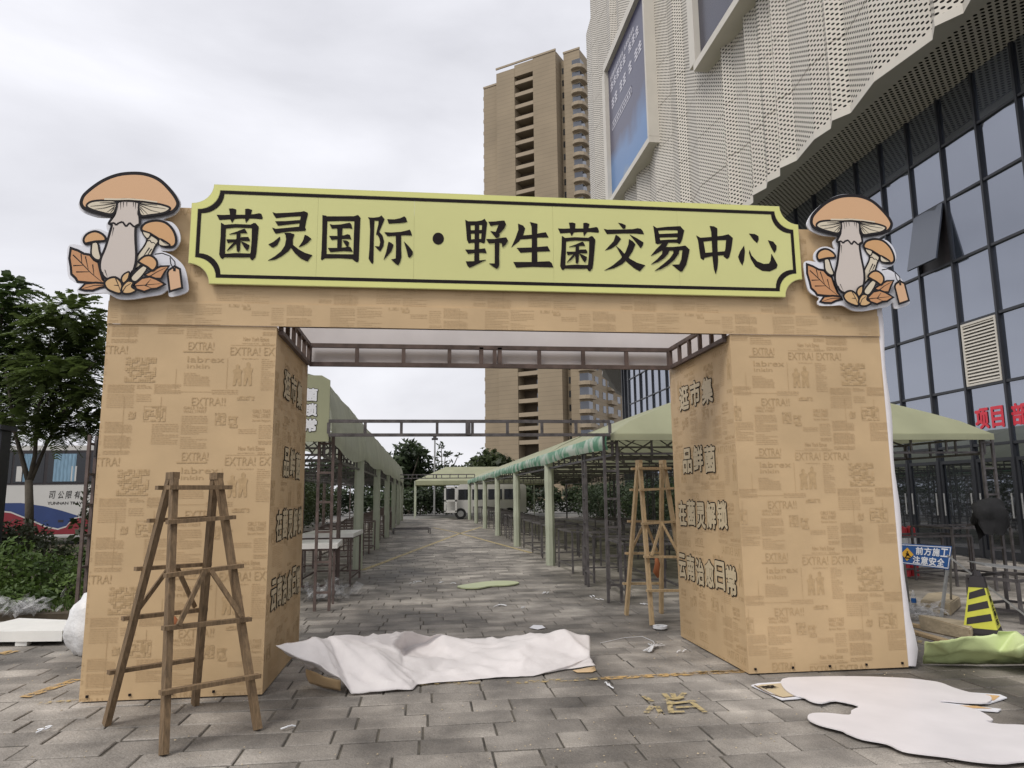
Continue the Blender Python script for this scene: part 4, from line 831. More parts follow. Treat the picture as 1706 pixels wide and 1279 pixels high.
one(q, 'white_string', M_['signwhite'], 'thin white string trailing to the zip tie bundle', 'string')

# ------------------------------------------------------------------ things by the left pillar
fs = MB(); a, b, c, d = G(-60, 1082, 0), G(104, 1080, 0), G(118, 1062, 0), G(-10, 1055, 0)
fp = [G(-70, 1078), G(102, 1076), G(120, 1056), G(30, 1052)]
base = [Vector((p.x, p.y, .05)) for p in fp]
fs.prism(base, (0, 0, .11))
one(fs, 'foam_slab', M_['foam'], 'thick white foam slab lying raised by the hedge', 'slab')
q = MB(); q.box((base[1].x - .45, base[1].y + .12, .024), (.12, .1, .046)); q.box((base[0].x + .45, base[0].y + .35, .024), (.12, .1, .046)); 
one(q, 'foam_spacer', M_['foam'], 'small white spacer blocks under the foam slab', 'spacer')
def blob(c, r, n=16, seed=0, amp=.2, flat=True):
    q = MB(); P = []
    for j in range(n + 1):
        for i in range(2 * n):
            th, ph = math.pi * j / n, math.pi * i / n; dv = Vector((math.sin(th) * math.cos(ph), math.sin(th) * math.sin(ph), math.cos(th)))
            s = 1 + amp * noise.noise(dv * 2.2 + Vector((seed, 0, 0))) + amp * .5 * noise.noise(dv * 6 + Vector((0, seed, 0)))
            p = Vector((dv.x * r[0] * s, dv.y * r[1] * s, dv.z * r[2] * s)) + Vector(c)
            if flat: p.z = max(p.z, .006)
            P.append(p)
    q.add(P, [(j * 2 * n + i, j * 2 * n + (i + 1) % (2 * n), (j + 1) * 2 * n + (i + 1) % (2 * n), (j + 1) * 2 * n + i) for j in range(n) for i in range(2 * n)])
    return q
c = G(140, 1092); one(blob((c.x + .06, c.y + .1, .27), (.30, .26, .36), 18, 3, .16), 'plastic_sack', M_['sack'], 'full white plastic sack standing against the outside of the arch pillar', 'sack', smooth=True)
def film(c, s, name, label, n=26, seed=1, mt='film'):
    rf = random.Random(seed); q = MB(); c = Vector(c)
    for k in range(n):
        p = c + Vector((rf.gauss(0, s * .45), rf.gauss(0, s * .35), abs(rf.gauss(0, s * .22)) + .02)); a = Vector((rf.gauss(0, 1), rf.gauss(0, 1), rf.gauss(0, .6))).normalized() * s * rf.uniform(.1, .3); b = Vector((rf.gauss(0, 1), rf.gauss(0, 1), rf.gauss(0, .6))).normalized() * s * rf.uniform(.08, .22)
        P = [p - a - b, p + a - b * .6 + Vector((0, 0, s * .05)), p + a * .8 + b, p - a * .7 + b * 1.1]
        for v in P: v.z = max(.008, v.z)
        m_ = sum(P, Vector()) / 4 + Vector((0, 0, s * .09)); q.add(P + [m_], [(0, 1, 4), (1, 2, 4), (2, 3, 4), (3, 0, 4)])
    return one(q, name, M_[mt], label, 'film', recalc=False)
c = G(28, 1048); film((c.x - .3, c.y + .7, .1), .38, 'plastic_film', 'crumpled clear film heaped behind the foam slab', 90, 4)
c = G(545, 1000); film((c.x, c.y, .03), .42, 'plastic_film', 'crumpled clear film bag at the foot of the stall post with the lettered fascia', 80, 6)
c = G(1612, 1040); film((c.x - .35, c.y + .35, .04), .32, 'plastic_film', 'crumpled clear film beside the pale stone blocks', 60, 8)
#%%SECTION
# ------------------------------------------------------------------ market stalls
LX0, LX1 = -1.40, -4.66        # left row, aisle side and outer side
RX0, RX1 = 2.77, 9.1
EZ = 2.47; BAY = 6.0; Y0S = 10.6
def lattice_post(mb, x, y, h, dx=.0, dy=.24, w=.04, step=.42):
    a, b = Vector((x - dx / 2, y - dy / 2, 0)), Vector((x + dx / 2, y + dy / 2, 0))
    mb.bar(a, a + Vector((0, 0, h)), w); mb.bar(b, b + Vector((0, 0, h)), w)
    z = .25
    while z < h - .05:
        mb.bar(a + Vector((0, 0, z)), b + Vector((0, 0, z)), w * .8); z += step
def grid_surface(mb, f, nu, nv):
    P = [f(i / nu, j / nv) for j in range(nv + 1) for i in range(nu + 1)]
    mb.add(P, [(j * (nu + 1) + i, j * (nu + 1) + i + 1, (j + 1) * (nu + 1) + i + 1, (j + 1) * (nu + 1) + i) for j in range(nv) for i in range(nu)])
def stall(side, k, label, group):
    x0, x1 = (LX0, LX1) if side < 0 else (RX0, RX1); s = -1 if side < 0 else 1
    y0 = Y0S + BAY * k; y1 = y0 + BAY
    root = thing('market_stall', ((x0 + x1) / 2, (y0 + y1) / 2, 0), label, 'stall', group)
    w = abs(x1 - x0); xm = (x0 + x1) / 2
    # posts: lattice posts of square tube; wrapped post at the far aisle corner
    corners = [(x0 + s * .03, y0 + .14), (x1 - s * .03, y0 + .14), (x1 - s * .03, y1 - .3)]
    if k == 0: corners.append((x0 + s * .05, y0 + 2.1))
    for (px_, py_) in corners:
        if k > 0 and (px_, py_) == corners[0]: continue
        q = MB(); lattice_post(q, px_, py_, EZ, dx=.0 if py_ > y0 + .2 or (side < 0 and px_ < -3) else .20, dy=.22 if py_ > y0 + .2 or (side < 0 and px_ < -3) else .0); q.build('post', M_['steel_rust' if side < 0 else 'steel'], root)
    q = MB(); yy = y1 - .17
    wp = .10; P = []
    for j in range(9):
        z = EZ * j / 8; r = wp * (1 + .06 * math.sin(j * 2.3 + k)); rot = .03 * math.sin(j + k)
        for a in range(8):
            an = a * math.pi / 4 + math.pi / 8 + rot; sq = r * 1.08
            P.append((x0 + s * .05 + sq * math.cos(an), yy + sq * math.sin(an), max(.002, z)))
    q.add(P, [(j * 8 + a, j * 8 + (a + 1) % 8, (j + 1) * 8 + (a + 1) % 8, (j + 1) * 8 + a) for j in range(8) for a in range(8)])
    q.build('wrapped_post', M_['wrap'], root)
    # roof frame
    q = MB(); truss(q, (x0 + s * .06, y0 + .16, EZ - .30), (x0 + s * .06, y1 - .10, EZ - .30), .26, 9, .035); q.build('eave_truss', M_['steel'], root)
    q = MB(); truss(q, (x1 - s * .06, y0 + .16, EZ - .30), (x1 - s * .06, y1 - .10, EZ - .30), .26, 9, .035); q.build('eave_truss', M_['steel'], root)
    for yy2 in ((y0 + .2, y0 + 3.05) if k else (y0 + .2, y0 + 2.1, y0 + 4.1)):
        q = MB(); truss(q, (x0 + s * .08, yy2, EZ - .28), (x1 - s * .08, yy2, EZ - .28), .22, 10, .032); q.build('cross_truss', M_['steel'], root)
        for t1, t2 in () if (k == 0 and yy2 < y0 + 1) else ((.02, .5), (.98, .5), (.25, .5), (.75, .5)):
            q = MB(); q.bar((x0 + s * w * t1, yy2, EZ - .04 + (.0 if t1 in (.02, .98) else 0)), (x0 + s * w * t2, yy2, EZ + .98), .03); q.build('rafter', M_['steel'], root)
    # canopy
    rz_ = EZ + 1.25 if side > 0 else EZ + 1.0
    if side > 0:
        q = MB()
        ya, yb = (y0 + 1.5 if k == 0 else y0), y1
        def roof(hs):
            def f(u, v):
                yy3 = (y0 if k == 0 else y0) + (y1 - y0) * v
                xe = x0 if hs > 0 else x1
                xr = xm
                if k == 0:      # front hip
                    t = min(1, max(0, (yy3 - y0) / 2.1))
                    um = u * (t if t < 1 else 1)
                else: um = u
                z = EZ + (rz_ - EZ) * (um ** .78)
                z += .03 * math.sin(v * 9 + u * 3) * u * (1 - u)
                return Vector((xe + (xr - xe) * u * (1 if k else 1), yy3, z))
            return f
        if k:
            grid_surface(q, roof(1), 8, 10); grid_surface(q, roof(-1), 8, 10)
        else:
            # hip roof: front face + two sides
            ap = Vector((xm, y0 + 1.7, rz_)); A, B = Vector((x0, y0, EZ)), Vector((x1, y0, EZ)); C_, D_ = Vector((x0, y1, EZ)), Vector((x1, y1, EZ)); E_ = Vector((xm, y1, rz_))
            def face(p00, p10, p11, p01, nu=14, nv=8):
                def f(u, v):
                    a = p00.lerp(p10, u); b = p01.lerp(p11, u); p = a.lerp(b, v); bul = .30 * (v ** .55 - v) * 1.9
                    p = p.copy(); p.z += bul * (1 if nu else 1) * (.7 + .3 * math.sin(u * math.pi)); return p
                grid_surface(q, f, nu, nv)
            face(A, B, ap, ap); face(C_, A, ap, E_); face(B, D_, E_, ap)
        q.build('canopy', M_['tarp'], root, smooth=True)
        # printed valance along the aisle
        q = MB()
        def val(u, v):
            sag = .05 * math.sin(u * math.pi) - .02
            return Vector((x0 - .03 - .03 * math.sin(v * 3) - .015 * math.sin(u * 14), y0 + .03 + (BAY - .06) * u, EZ + .03 - v * (.24 - sag)))
        grid_surface(q, val, 16, 3); q.build('valance', M_['valance'], root, smooth=True)
        q = MB(); q.bar((x0, y0 + .03, EZ - .03), (x1, y0 + .03, EZ - .03), .04); q.build('eave_bar', M_['steel'], root)
        if k == 0:
            q = MB(); grid_surface(q, lambda u, v: Vector((x0 + (x1 - x0) * u, y0 - .01 - .01 * math.sin(u * 30), EZ + .012 - .10 * v)), 24, 2); q.build('front_valance', M_['tarp'], root, smooth=True)
    else:
        zt_ = 3.30
        q = MB()
        def side_t(u, v):       # tarp over the eave, slack between the posts
            yy3 = y0 + BAY * u; lo = EZ - .08 - .16 * math.sin(u * math.pi) * (1 if k == 0 else .5)
            z = zt_ + (lo - zt_) * v; bul = .22 * math.sin(v * math.pi * .75) * (.75 + .25 * math.sin(u * 7 + k)) + .02 * math.sin(u * 25 + v * 4)
            return Vector((x0 - .10 + .10 * min(1, v * 1.25) + bul * .4, yy3, z))
        grid_surface(q, side_t, 20, 10)
        def top_t(u, v):
            return Vector((x0 - .10 + (x1 + .10 - x0 + .10) * v, y0 + BAY * u, zt_ + .25 * math.sin(v * math.pi) + .02 * math.sin(u * 12 + v * 7)))
        grid_surface(q, top_t, 8, 8); q.build('canopy', M_['tarp_l'], root, smooth=True)
        if k == 0:
            fb = MB(); fb.prism([(x0 + .02, y0 - .02, EZ - .10), (x0 + .02, y0 - .02, zt_ - .04), (x0 - .10, y0 - .02, zt_ + .03), (x1 + .35, y0 - .02, zt_ + .03), (x1 + .35, y0 - .02, EZ - .10)], (0, .03, 0)); fbo = fb.build('fascia', M_['tarp'], root)
            for r_i, (s_t, zz) in enumerate((('品鲜菌', 2.96), ('在菌灵解锁', 2.74), ('云南治愈日常', 2.52))):
                n = len(s_t); o_, f_ = outlined(s_t, (x0 - .16 - .2 * n, y0 - .022, zz), (1, 0, 0), (0, 0, 1), .17, .2 * n, (0, -1, 0), .008, .002)
                ob = o_.build('lettering', M_['ink'], fbo, recalc=False); f_.build('lettering_fill', M_['signwhite'], ob, recalc=False)
    return root
ORD = ['first', 'second', 'third', 'fourth', 'fifth', 'sixth']
GR = 'stalls in the row beside the glass building'; GL = 'stalls in the row on the hedge side'
for k in range(6):
    stall(1, k, 'canopied stall with hipped pale green front, first of its row, behind the arch pillar' if k == 0 else 'green canopied market stall with leaf print valance, %s from the arch, mall side' % ORD[k], GR if k else None)
    stall(-1, k, 'canopied stall with lettered green fascia at its end, first of the hedge side row' if k == 0 else 'grey green tarp covered market stall, %s from the arch in the row beside the hedge' % ORD[k], GL if k else None)

# trusses bridging the aisle
def bridge(yy, z, label, n, w):
    q = MB(); truss(q, (LX0 + .02, yy, z), (RX0 - .02, yy, z), .20, n, w); q.bar((.62, yy, z), (.62, yy, z + .2), w * 1.6)
    one(q, 'aisle_truss', M_['steel'], label, 'truss')
bridge(10.55, 2.46, 'dark steel truss bridging the aisle between the first stalls', 8, .045)
bridge(40.5, 2.5, 'thin steel truss bridging the aisle at its far end', 9, .05)

# bare table frames
def table_frame(x, y, rz_, L, D, h, label, group, mt='steel', top=None):
    root = thing('table_frame', (x, y, 0), label, 'table frame', group); root.rotation_euler = (0, 0, rz_); root['_o'] = (0, 0, 0)
    for sx in (-1, 1):
        for sy in (-1, 1): MB().bar((sx * L / 2, sy * D / 2, 0), (sx * L / 2, sy * D / 2, h - .02), .035).build('leg', M_[mt], root)
    q = MB()
    for a, b in (((-1, -1), (1, -1)), ((1, -1), (1, 1)), ((1, 1), (-1, 1)), ((-1, 1), (-1, -1))):
        q.bar((a[0] * L / 2, a[1] * D / 2, h), (b[0] * L / 2, b[1] * D / 2, h), .035)
    q.build('top_frame', M_[mt], root)
    q = MB(); q.bar((-L / 2, D / 2, .14), (L / 2, D / 2, .14), .03); q.bar((-L / 2, -D / 2, .14), (-L / 2, D / 2, .14), .03); q.bar((L / 2, -D / 2, .14), (L / 2, D / 2, .14), .03); q.build('stretcher', M_[mt], root)
    if top: MB().box((0, 0, h + .05), (L + .1, D + .1, .07)).build('table_top', M_[top], root)
    return root
rk = random.Random(9); GT = 'bare steel table frames inside the stalls'
for k in range(6):
    for j in range(3):
        yb = Y0S + 6 * k + 1.0 + 1.9 * j
        table_frame(RX0 + .75 + rk.uniform(-.1, .15), yb + rk.uniform(-.2, .2), rk.uniform(-.08, .08), .95, 1.3, .82, 'bare dark steel table frame inside the %s stall from the arch, mall side' % ORD[k], GT + ', mall side, %s stall' % ORD[k])
        if k < 2: table_frame(RX0 + 2.9 + rk.uniform(-.2, .2), yb + .3, rk.uniform(-.1, .1), 1.2, 1.0, .82, 'bare dark steel table frame inside the %s stall from the arch, mall side' % ORD[k], GT + ', mall side, %s stall' % ORD[k])
        if k == 0 and j < 2: continue
        table_frame(LX0 - .62 + rk.uniform(-.1, .1), yb, rk.uniform(-.06, .06), .9, 1.3, .85, 'bare dark steel table frame inside the %s stall from the arch, hedge side' % ORD[k], GT + ', hedge side, %s stall' % ORD[k], 'steel_rust')
table_frame(-1.78, 11.9, .05, .8, 1.1, .80, 'steel table with white slab top at the front of the hedge side row', None, 'steel_rust', 'foam')
table_frame(-1.72, 14.2, -.04, .85, 1.3, .84, 'steel table with white slab top behind the first slab topped table', None, 'steel_rust', 'foam')
table_frame(-.55, 31, .1, 1.5, .7, .22, 'low steel frame lying in the middle of the aisle', None, 'steel')
table_frame(5.2, 10.4, .2, 1.0, 1.2, .8, 'bare steel frame standing behind the pillar under the hipped canopy', None, 'steel')

# ------------------------------------------------------------------ far end of the aisle
def hip_tent(x0, x1, y0, y1, ez, rz_, label):
    root = thing('canopy_tent', ((x0 + x1) / 2, (y0 + y1) / 2, 0), label, 'tent')
    for x in (x0, x1, (x0 + x1) / 2):
        for y in (y0, y1): MB().bar((x, y, 0), (x, y, ez), .08).build('post', M_['wrap'], root)
    A, B, C_, D_ = Vector((x0, y0, ez)), Vector((x1, y0, ez)), Vector((x1, y1, ez)), Vector((x0, y1, ez)); m0, m1 = Vector((x0 + 2.2, (y0 + y1) / 2, rz_)), Vector((x1 - 2.2, (y0 + y1) / 2, rz_))
    q = MB(); q.add([A, B, C_, D_, m0, m1], [(0, 1, 5, 4), (1, 2, 5), (2, 3, 4, 5), (3, 0, 4)]); q.build('canopy', M_['tarp'], root)
    q = MB(); [q.bar(a - Vector((0, 0, .14)), b - Vector((0, 0, .14)), .02, .28, (0, 0, 1)) for a, b in ((A, B), (B, C_), (C_, D_), (D_, A))]; q.build('valance', M_['tarp'], root)
hip_tent(-.7, 8.5, 50.5, 56.5, 2.55, 3.6, 'pale green hip roofed tent closing the far end of the aisle')
van = thing('minibus', (4.2, 46.6, 0), 'white minibus with its door open at the far end of the aisle', 'minibus')
vx0, vx1, vy0, vy1 = 1.40, 6.6, 47.4, 49.2
q = MB(); prof = [(vx0 + .05, .42), (vx0, 1.0), (vx0 + .12, 1.25), (vx0 + .55, 2.0), (vx0 + .95, 2.25), (vx1 - .2, 2.28), (vx1, 2.1), (vx1, .42)]
q.prism([(x, vy0, z) for x, z in prof], (0, vy1 - vy0, 0)); q.build('body', M_['bus_w'], van)
for a, b in ((2.15, 2.9), (3.05, 3.95), (4.1, 5.0), (5.15, 6.2)):
    q = MB(); q.span((a, vy0 - .012, 1.25), (b, vy0 + .01, 1.92)); q.build('window', M_['glass_bus'], van)
for x in (2.3, 5.5):
    wh = MB(); wh.tube([(x, vy0 - .02, .36), (x, vy0 + .24, .36)], .36, 18); wo = wh.build('wheel', M_['rubber'], van)
    wh = MB(); wh.tube([(x, vy0 - .035, .36), (x, vy0 - .02, .36)], .2, 14); wh.build('rim', M_['galv'], wo)
dr = MB()
for (a, b, c, d) in ((1.32, 1.44, .5, 2.1), (2.02, 2.14, .5, 2.1), (1.32, 2.14, 2.0, 2.12), (1.32, 2.14, .45, .58), (1.32, 2.14, 1.15, 1.25)): dr.span((a - .1, vy0 - .5, c), (b - .1, vy0 - .44, d))
do = dr.build('door', M_['bus_w'], van); q = MB(); q.span((1.33, vy0 - .49, 1.27), (1.9, vy0 - .45, 1.98)); q.build('pane', M_['glass_bus'], do)
q = MB(); q.poly([(vx0 + .12, vy0 + .15, 1.27), (vx0 + .52, vy0 + .2, 1.98), (vx0 + .52, vy1 - .2, 1.98), (vx0 + .12, vy1 - .15, 1.27)]); [setattr(p, 'x', p.x - .02) for p in q.v]; q.build('windscreen', M_['glass_bus'], van)
lp = thing('street_lamp', (.75, 58, 0), 'tall thin pole with a dark lamp head before the far trees', 'lamp')
MB().tube([(.75, 58, 0), (.75, 58, 5.9)], [.09, .06], 8).build('pole', M_['galv'], lp); q = MB(); q.box((.75, 58, 6.0), (.5, .2, .16)); q.box((.75, 58, 6.2), (.28, .2, .2)); q.build('lamp_head', M_['coneb'], lp)
#%%SECTION
# ------------------------------------------------------------------ shopping mall
ZS = 11.5
mall = thing('shopping_mall', (13, 25, 0), 'large mall with folded perforated white panels overhanging a dark glass curtain wall', 'building')
pl_in = [(11.2, 12.57), (10.9, 13.04), (11.17, 13.47), (10.89, 15.17), (11.17, 16.61), (10.9, 17.04), (11.1, 17.45), (10.97, 18.08), (11.14, 19.38), (10.89, 19.93), (11.16, 20.46), (10.97, 20.93), (11.15, 21.38), (10.97, 21.98), (11.25, 22.56)]
rm = random.Random(4)
def curveX(Y):      # the far end of the block bends away from the aisle
    kn = [(41, 0.), (45, .35), (50, 1.15), (55.4, 2.7), (59.2, 3.95), (67.2, 6.8), (74.7, 10.2), (86, 17), (96, 26)]
    if Y <= 41: return 0.
    for (a, va), (b, vb) in zip(kn[:-1], kn[1:]):
        if Y <= b: return va + (vb - va) * (Y - a) / (b - a)
    return kn[-1][1]
plan = []
yy = 5.0; up = 0
while yy < 12.2: plan.append((10.92 if up else 11.18, yy)); yy += rm.choice([.45, 1.3, 1.6]); up ^= 1
plan += pl_in; yy = 23.3
while yy < 95: plan.append(((10.92 if up else 11.2) + curveX(yy), yy)); yy += rm.choice([.5, 1.4, 1.7, 2.1]) if yy < 46 else 2.6; up ^= 1
# screens are let into the facade
def rect_from(pA, pB, ztop, X): a, b = AX(*pA, X), AX(*pB, X); return (min(a.y, b.y), max(a.y, b.y), (a.z + b.z) / 2, ztop)
SX = 10.72
s1 = rect_from((1087, 235), (1020, 330), 26.6, SX); s2 = rect_from((1168, 100), (1168, 100), 26.6, SX); s2 = (s2[0] - 8.2, s2[0], s2[2] - .05, 26.6)
PH = 2.05; run = 0.
for (xa, ya), (xb, yb) in zip(plan[:-1], plan[1:]):
    r0_, run = run, run + math.hypot(xb - xa, yb - ya)
    for j in range(12):
        z0 = ZS + .22 + PH * j; z1 = z0 + PH - .022
        vis = 0 < 1.6 + 1 and (z0 - 1.6) / ((ya + yb) / 2) < .80 and (xa / ya < .80)
        if not vis and j > 1: continue
        q = MB(); q.add([(xa, ya + .006, z0), (xb, yb - .006, z0), (xb, yb - .006, z1), (xa, ya + .006, z1), (xa + .05, ya + .006, z0), (xb + .05, yb - .006, z0), (xb + .05, yb - .006, z1), (xa + .05, ya + .006, z1)], [(0, 1, 2, 3), (0, 4, 5, 1), (3, 2, 6, 7), (0, 3, 7, 4), (1, 5, 6, 2)])
        po = q.build('panel', M_['perf'], mall, recalc=False)
        po.data.attributes.new('run', 'FLOAT', 'POINT').data.foreach_set('value', [r0_, run, run, r0_] * 2)
# dark backing behind the joints, bottom trim, soffit
q = MB(); q.add([p for x, y in plan for p in ((x + .30, y, ZS + .05), (x + .30, y, 37))], [(2 * i, 2 * i + 2, 2 * i + 3, 2 * i + 1) for i in range(len(plan) - 1)]); q.build('backing', M_['coneb'], mall, recalc=False)
q = MB()
for (xa, ya), (xb, yb) in zip(plan[:-1], plan[1:]): q.add([(xa - .03, ya, ZS), (xb - .03, yb, ZS), (xb - .03, yb, ZS + .21), (xa - .03, ya, ZS + .21), (xa + .12, ya, ZS + .205), (xb + .12, yb, ZS + .205)], [(0, 1, 2, 3), (3, 2, 5, 4)])
q.build('bottom_trim', M_['trim'], mall, recalc=False)
for (xa, ya), (xb, yb) in zip(plan[:-1], plan[1:]):
    ca, cb = curveX(ya), curveX(yb)
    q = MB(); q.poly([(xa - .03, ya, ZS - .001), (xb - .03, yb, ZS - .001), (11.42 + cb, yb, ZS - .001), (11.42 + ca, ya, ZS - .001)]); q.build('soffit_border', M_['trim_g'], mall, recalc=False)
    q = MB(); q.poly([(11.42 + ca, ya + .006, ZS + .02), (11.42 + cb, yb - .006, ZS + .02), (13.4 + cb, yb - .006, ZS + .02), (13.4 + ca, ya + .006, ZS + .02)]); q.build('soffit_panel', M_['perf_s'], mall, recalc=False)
q = MB(); q.poly([(10.8, 4, 37), (60, 4, 37), (60, 96, 37), (10.8 + curveX(96), 96, 37)]); q.build('roof', M_['trim_g'], mall, recalc=False)
q = MB(); q.poly([(11.5, 5, ZS + .2), (60, 5, ZS + .2), (60, 96, ZS + .2), (11.5 + 26, 96, ZS + .2)]); q.build('upper_floor', M_['coneb'], mall, recalc=False)
def screen(r, txt, mt):
    y0, y1, z0, z1 = r
    q = MB(); q.span((SX, y0, z0), (SX + .06, y1, z1)); so_ = q.build('screen', M_[mt], mall)
    e = .22; xo, xi = SX - .24, 11.3
    for a, b in (((xo, y0 - e, z0 - .32), (xi, y1 + e, z0 - .012)), ((xo, y0 - e, z1 + .012), (xi, y1 + e, z1 + .5)), ((xo, y0 - e, z0), (xi, y0 - .012, z1)), ((xo, y1 + .012, z0), (xi, y1 + .6, z1))):
        MB().span(a, b).build('screen_frame', M_['trim'], mall)
    if txt:
        # pale rows of lettering, too small in the photograph to read: broken bars
        zz = [(.92, .035, .0, .75), (.84, .065, .0, .95), (.70, .075, .02, .95), (.545, .05, .0, .62)]
        rt2 = random.Random(8); q = MB()
        for f, h, u0, u1 in zz[:3]:
            u = u0
            while u < u1:
                wch = .085 if h > .05 else .04
                yb_ = y1 - .5 - (y1 - y0 - 1) * u; z_ = z0 + (z1 - z0) * f - .35 
                for s_k in range(3): q.poly([(SX - .012 - .0005 * s_k, yb_ - wch * .9 * (y1 - y0), z_ + s_k * h * (z1 - z0) * .34), (SX - .012 - .0005 * s_k, yb_, z_ + s_k * h * (z1 - z0) * .34), (SX - .012 - .0005 * s_k, yb_, z_ + (s_k * .34 + .2) * h * (z1 - z0)), (SX - .012 - .0005 * s_k, yb_ - wch * rt2.uniform(.5, .9) * (y1 - y0), z_ + (s_k * .34 + .2) * h * (z1 - z0))])
                q.poly([(SX - .014, yb_ - wch * .55 * (y1 - y0), z_), (SX - .014, yb_ - wch * .35 * (y1 - y0), z_), (SX - .014, yb_ - wch * .35 * (y1 - y0), z_ + h * (z1 - z0)), (SX - .014, yb_ - wch * .55 * (y1 - y0), z_ + h * (z1 - z0))])
                u += wch * 1.2 if rt2.random() > .12 else wch * 2
        f, h, u0, u1 = zz[3]; ya_, yb_ = y1 - .5, y1 - .5 - (y1 - y0 - 1) * u1; za_ = z0 + (z1 - z0) * f - .4; zb_ = za_ + h * (z1 - z0) * 1.2
        for a, b, c, d in ((yb_, ya_, za_, za_ + .07), (yb_, ya_, zb_ - .07, zb_), (yb_, yb_ + .08, za_, zb_), (ya_ - .08, ya_, za_, zb_)): q.poly([(SX - .012, a, c), (SX - .012, b, c), (SX - .012, b, d), (SX - .012, a, d)])
        u = yb_ + .25
        while u < ya_ - .3: q.poly([(SX - .012, u, za_ + .16), (SX - .012, u + .22, za_ + .16), (SX - .012, u + .22, zb_ - .16), (SX - .012, u, zb_ - .16)]); u += .36
        q.build('lettering', M_['screentxt'], so_, recalc=False)['kind'] = 'stuff'
screen(s1, True, 'screen'); screen(s2, False, 'screen_dk')
# glass curtain wall
GX = 13.0; MS = 1.2; rows = [0.02, 2.62, 4.0, 5.58, 7.18, 8.78, 10.2, ZS]
ymul = [14.6 + MS * k for k in range(-6, 26)]
for y in ymul: MB().span((GX - .07, y - .03, 0), (GX + .06, y + .03, ZS)).build('mullion', M_['mull'], mall)
for z in rows[1:-1]: MB().span((GX - .05, ymul[0], z - .03), (GX + .05, ymul[-1], z + .03)).build('transom', M_['mull'], mall)
for i, (ya, yb) in enumerate(zip(ymul[:-1], ymul[1:])):
    for j, (za, zb) in enumerate(zip(rows[:-1], rows[1:])):
        door = j == 0 and 13 < ya < 19
        if j == 2 and abs(ya - 14.6) < .1: continue
        if j == 4 and abs(ya - 15.8) < .1:
            q = MB(); q.poly([(GX + .03, ya, za), (GX + .03, yb, za), (GX + .03, yb, zb), (GX + .03, ya, zb)]); q.build('opening', M_['coneb'], mall, recalc=False)
            a = R(13); L = zb - za - .1; q = MB(); q.prism([(GX - .06, ya + .06, zb - .04), (GX - .06, yb - .06, zb - .04), (GX - .06 - L * math.sin(a), yb - .06, zb - .04 - L * math.cos(a)), (GX - .06 - L * math.sin(a), ya + .06, zb - .04 - L * math.cos(a))], (-.04, 0, .012)); q.build('open_window', M_['glass'], mall)
            continue
        q = MB(); t = rm.gauss(0, .010); q.poly([(GX + t, ya, za), (GX - t, yb, za), (GX - t + .003, yb, zb), (GX + t + .003, ya, zb)]); po = q.build('pane' if not door else 'door', M_['glass_dk' if j == 0 else 'glass'], mall, recalc=False)
        if door:
            for s in (-1, 1):
                for dy_ in ((.09,) if s > 0 else (.09,)):
                    yh = (ya + .14 if s > 0 else yb - .14); MB().tube([(GX - .08, yh, .95), (GX - .08, yh, 1.5)], .018, 8).build('handle', M_['galv'], po)
            q = MB()
            for a, b in (((GX - .04, ya + .05, .02), (GX - .006, ya + .11, 2.3)), ((GX - .04, yb - .11, .02), (GX - .006, yb - .05, 2.3)), ((GX - .038, ya + .11, 2.22), (GX - .006, yb - .11, 2.3)), ((GX - .038, ya + .11, .02), (GX - .006, yb - .11, .2))): q.span(a, b)
            q.build('door_frame', M_['mull'], po)
gp = [(GX + curveX(y) , y) for y in [ymul[-1] + 2 * k for k in range(0, 26)]]
q = MB(); q.add([p for x, y in gp for p in ((x, y, 0), (x, y, ZS))], [(2 * i, 2 * i + 2, 2 * i + 3, 2 * i + 1) for i in range(len(gp) - 1)]); q.build('glass_wall', M_['glass'], mall, recalc=False)
for x, y in gp[1:]: MB().span((x - .14, y - .05, 0), (x + .04, y + .05, ZS)).build('mullion', M_['mull'], mall)
lv = MB(); y0, y1, z0, z1 = 14.66, 15.74, 4.03, 5.55
lv.span((GX - .06, y0, z0), (GX, y0 + .05, z1)); lv.span((GX - .06, y1 - .05, z0), (GX, y1, z1)); lv.span((GX - .06, y0 + .05, z0), (GX, y1 - .05, z0 + .05)); lv.span((GX - .06, y0 + .05, z1 - .05), (GX, y1 - .05, z1)); lvo = lv.build('louvre', M_['trim'], mall)
MB().span((GX + .01, y0, z0), (GX + .02, y1, z1)).build('backing', M_['coneb'], lvo)
for k in range(18):
    z = z0 + .08 + k * (z1 - z0 - .13) / 17.5; q = MB(); q.prism([(GX - .055, y0 + .05, z), (GX - .055, y1 - .05, z), (GX - .01, y1 - .05, z + .055), (GX - .01, y0 + .05, z + .055)], (.004, 0, -.012)); q.build('slat', M_['trim'], lvo)
for ch, p0, p1, pz in (('项', (1620, 706), (1641, 706), 676), ('目', (1647, 704), (1666, 704), 674), ('部', (1681, 702), (1706, 700), 668)):
    a, b = AX(*p0, GX - .11), AX(*p1, GX - .11); c = AX(p0[0], pz, GX - .11)
    q = MB(); bold(q, ch, (GX - .014, a.y, 3.0), (0, -1, 0), (0, 0, 1), .46, a.y - b.y, (-1, 0, 0), 0, .018, 8); q.build('red_character', M_['red'], mall, recalc=False)

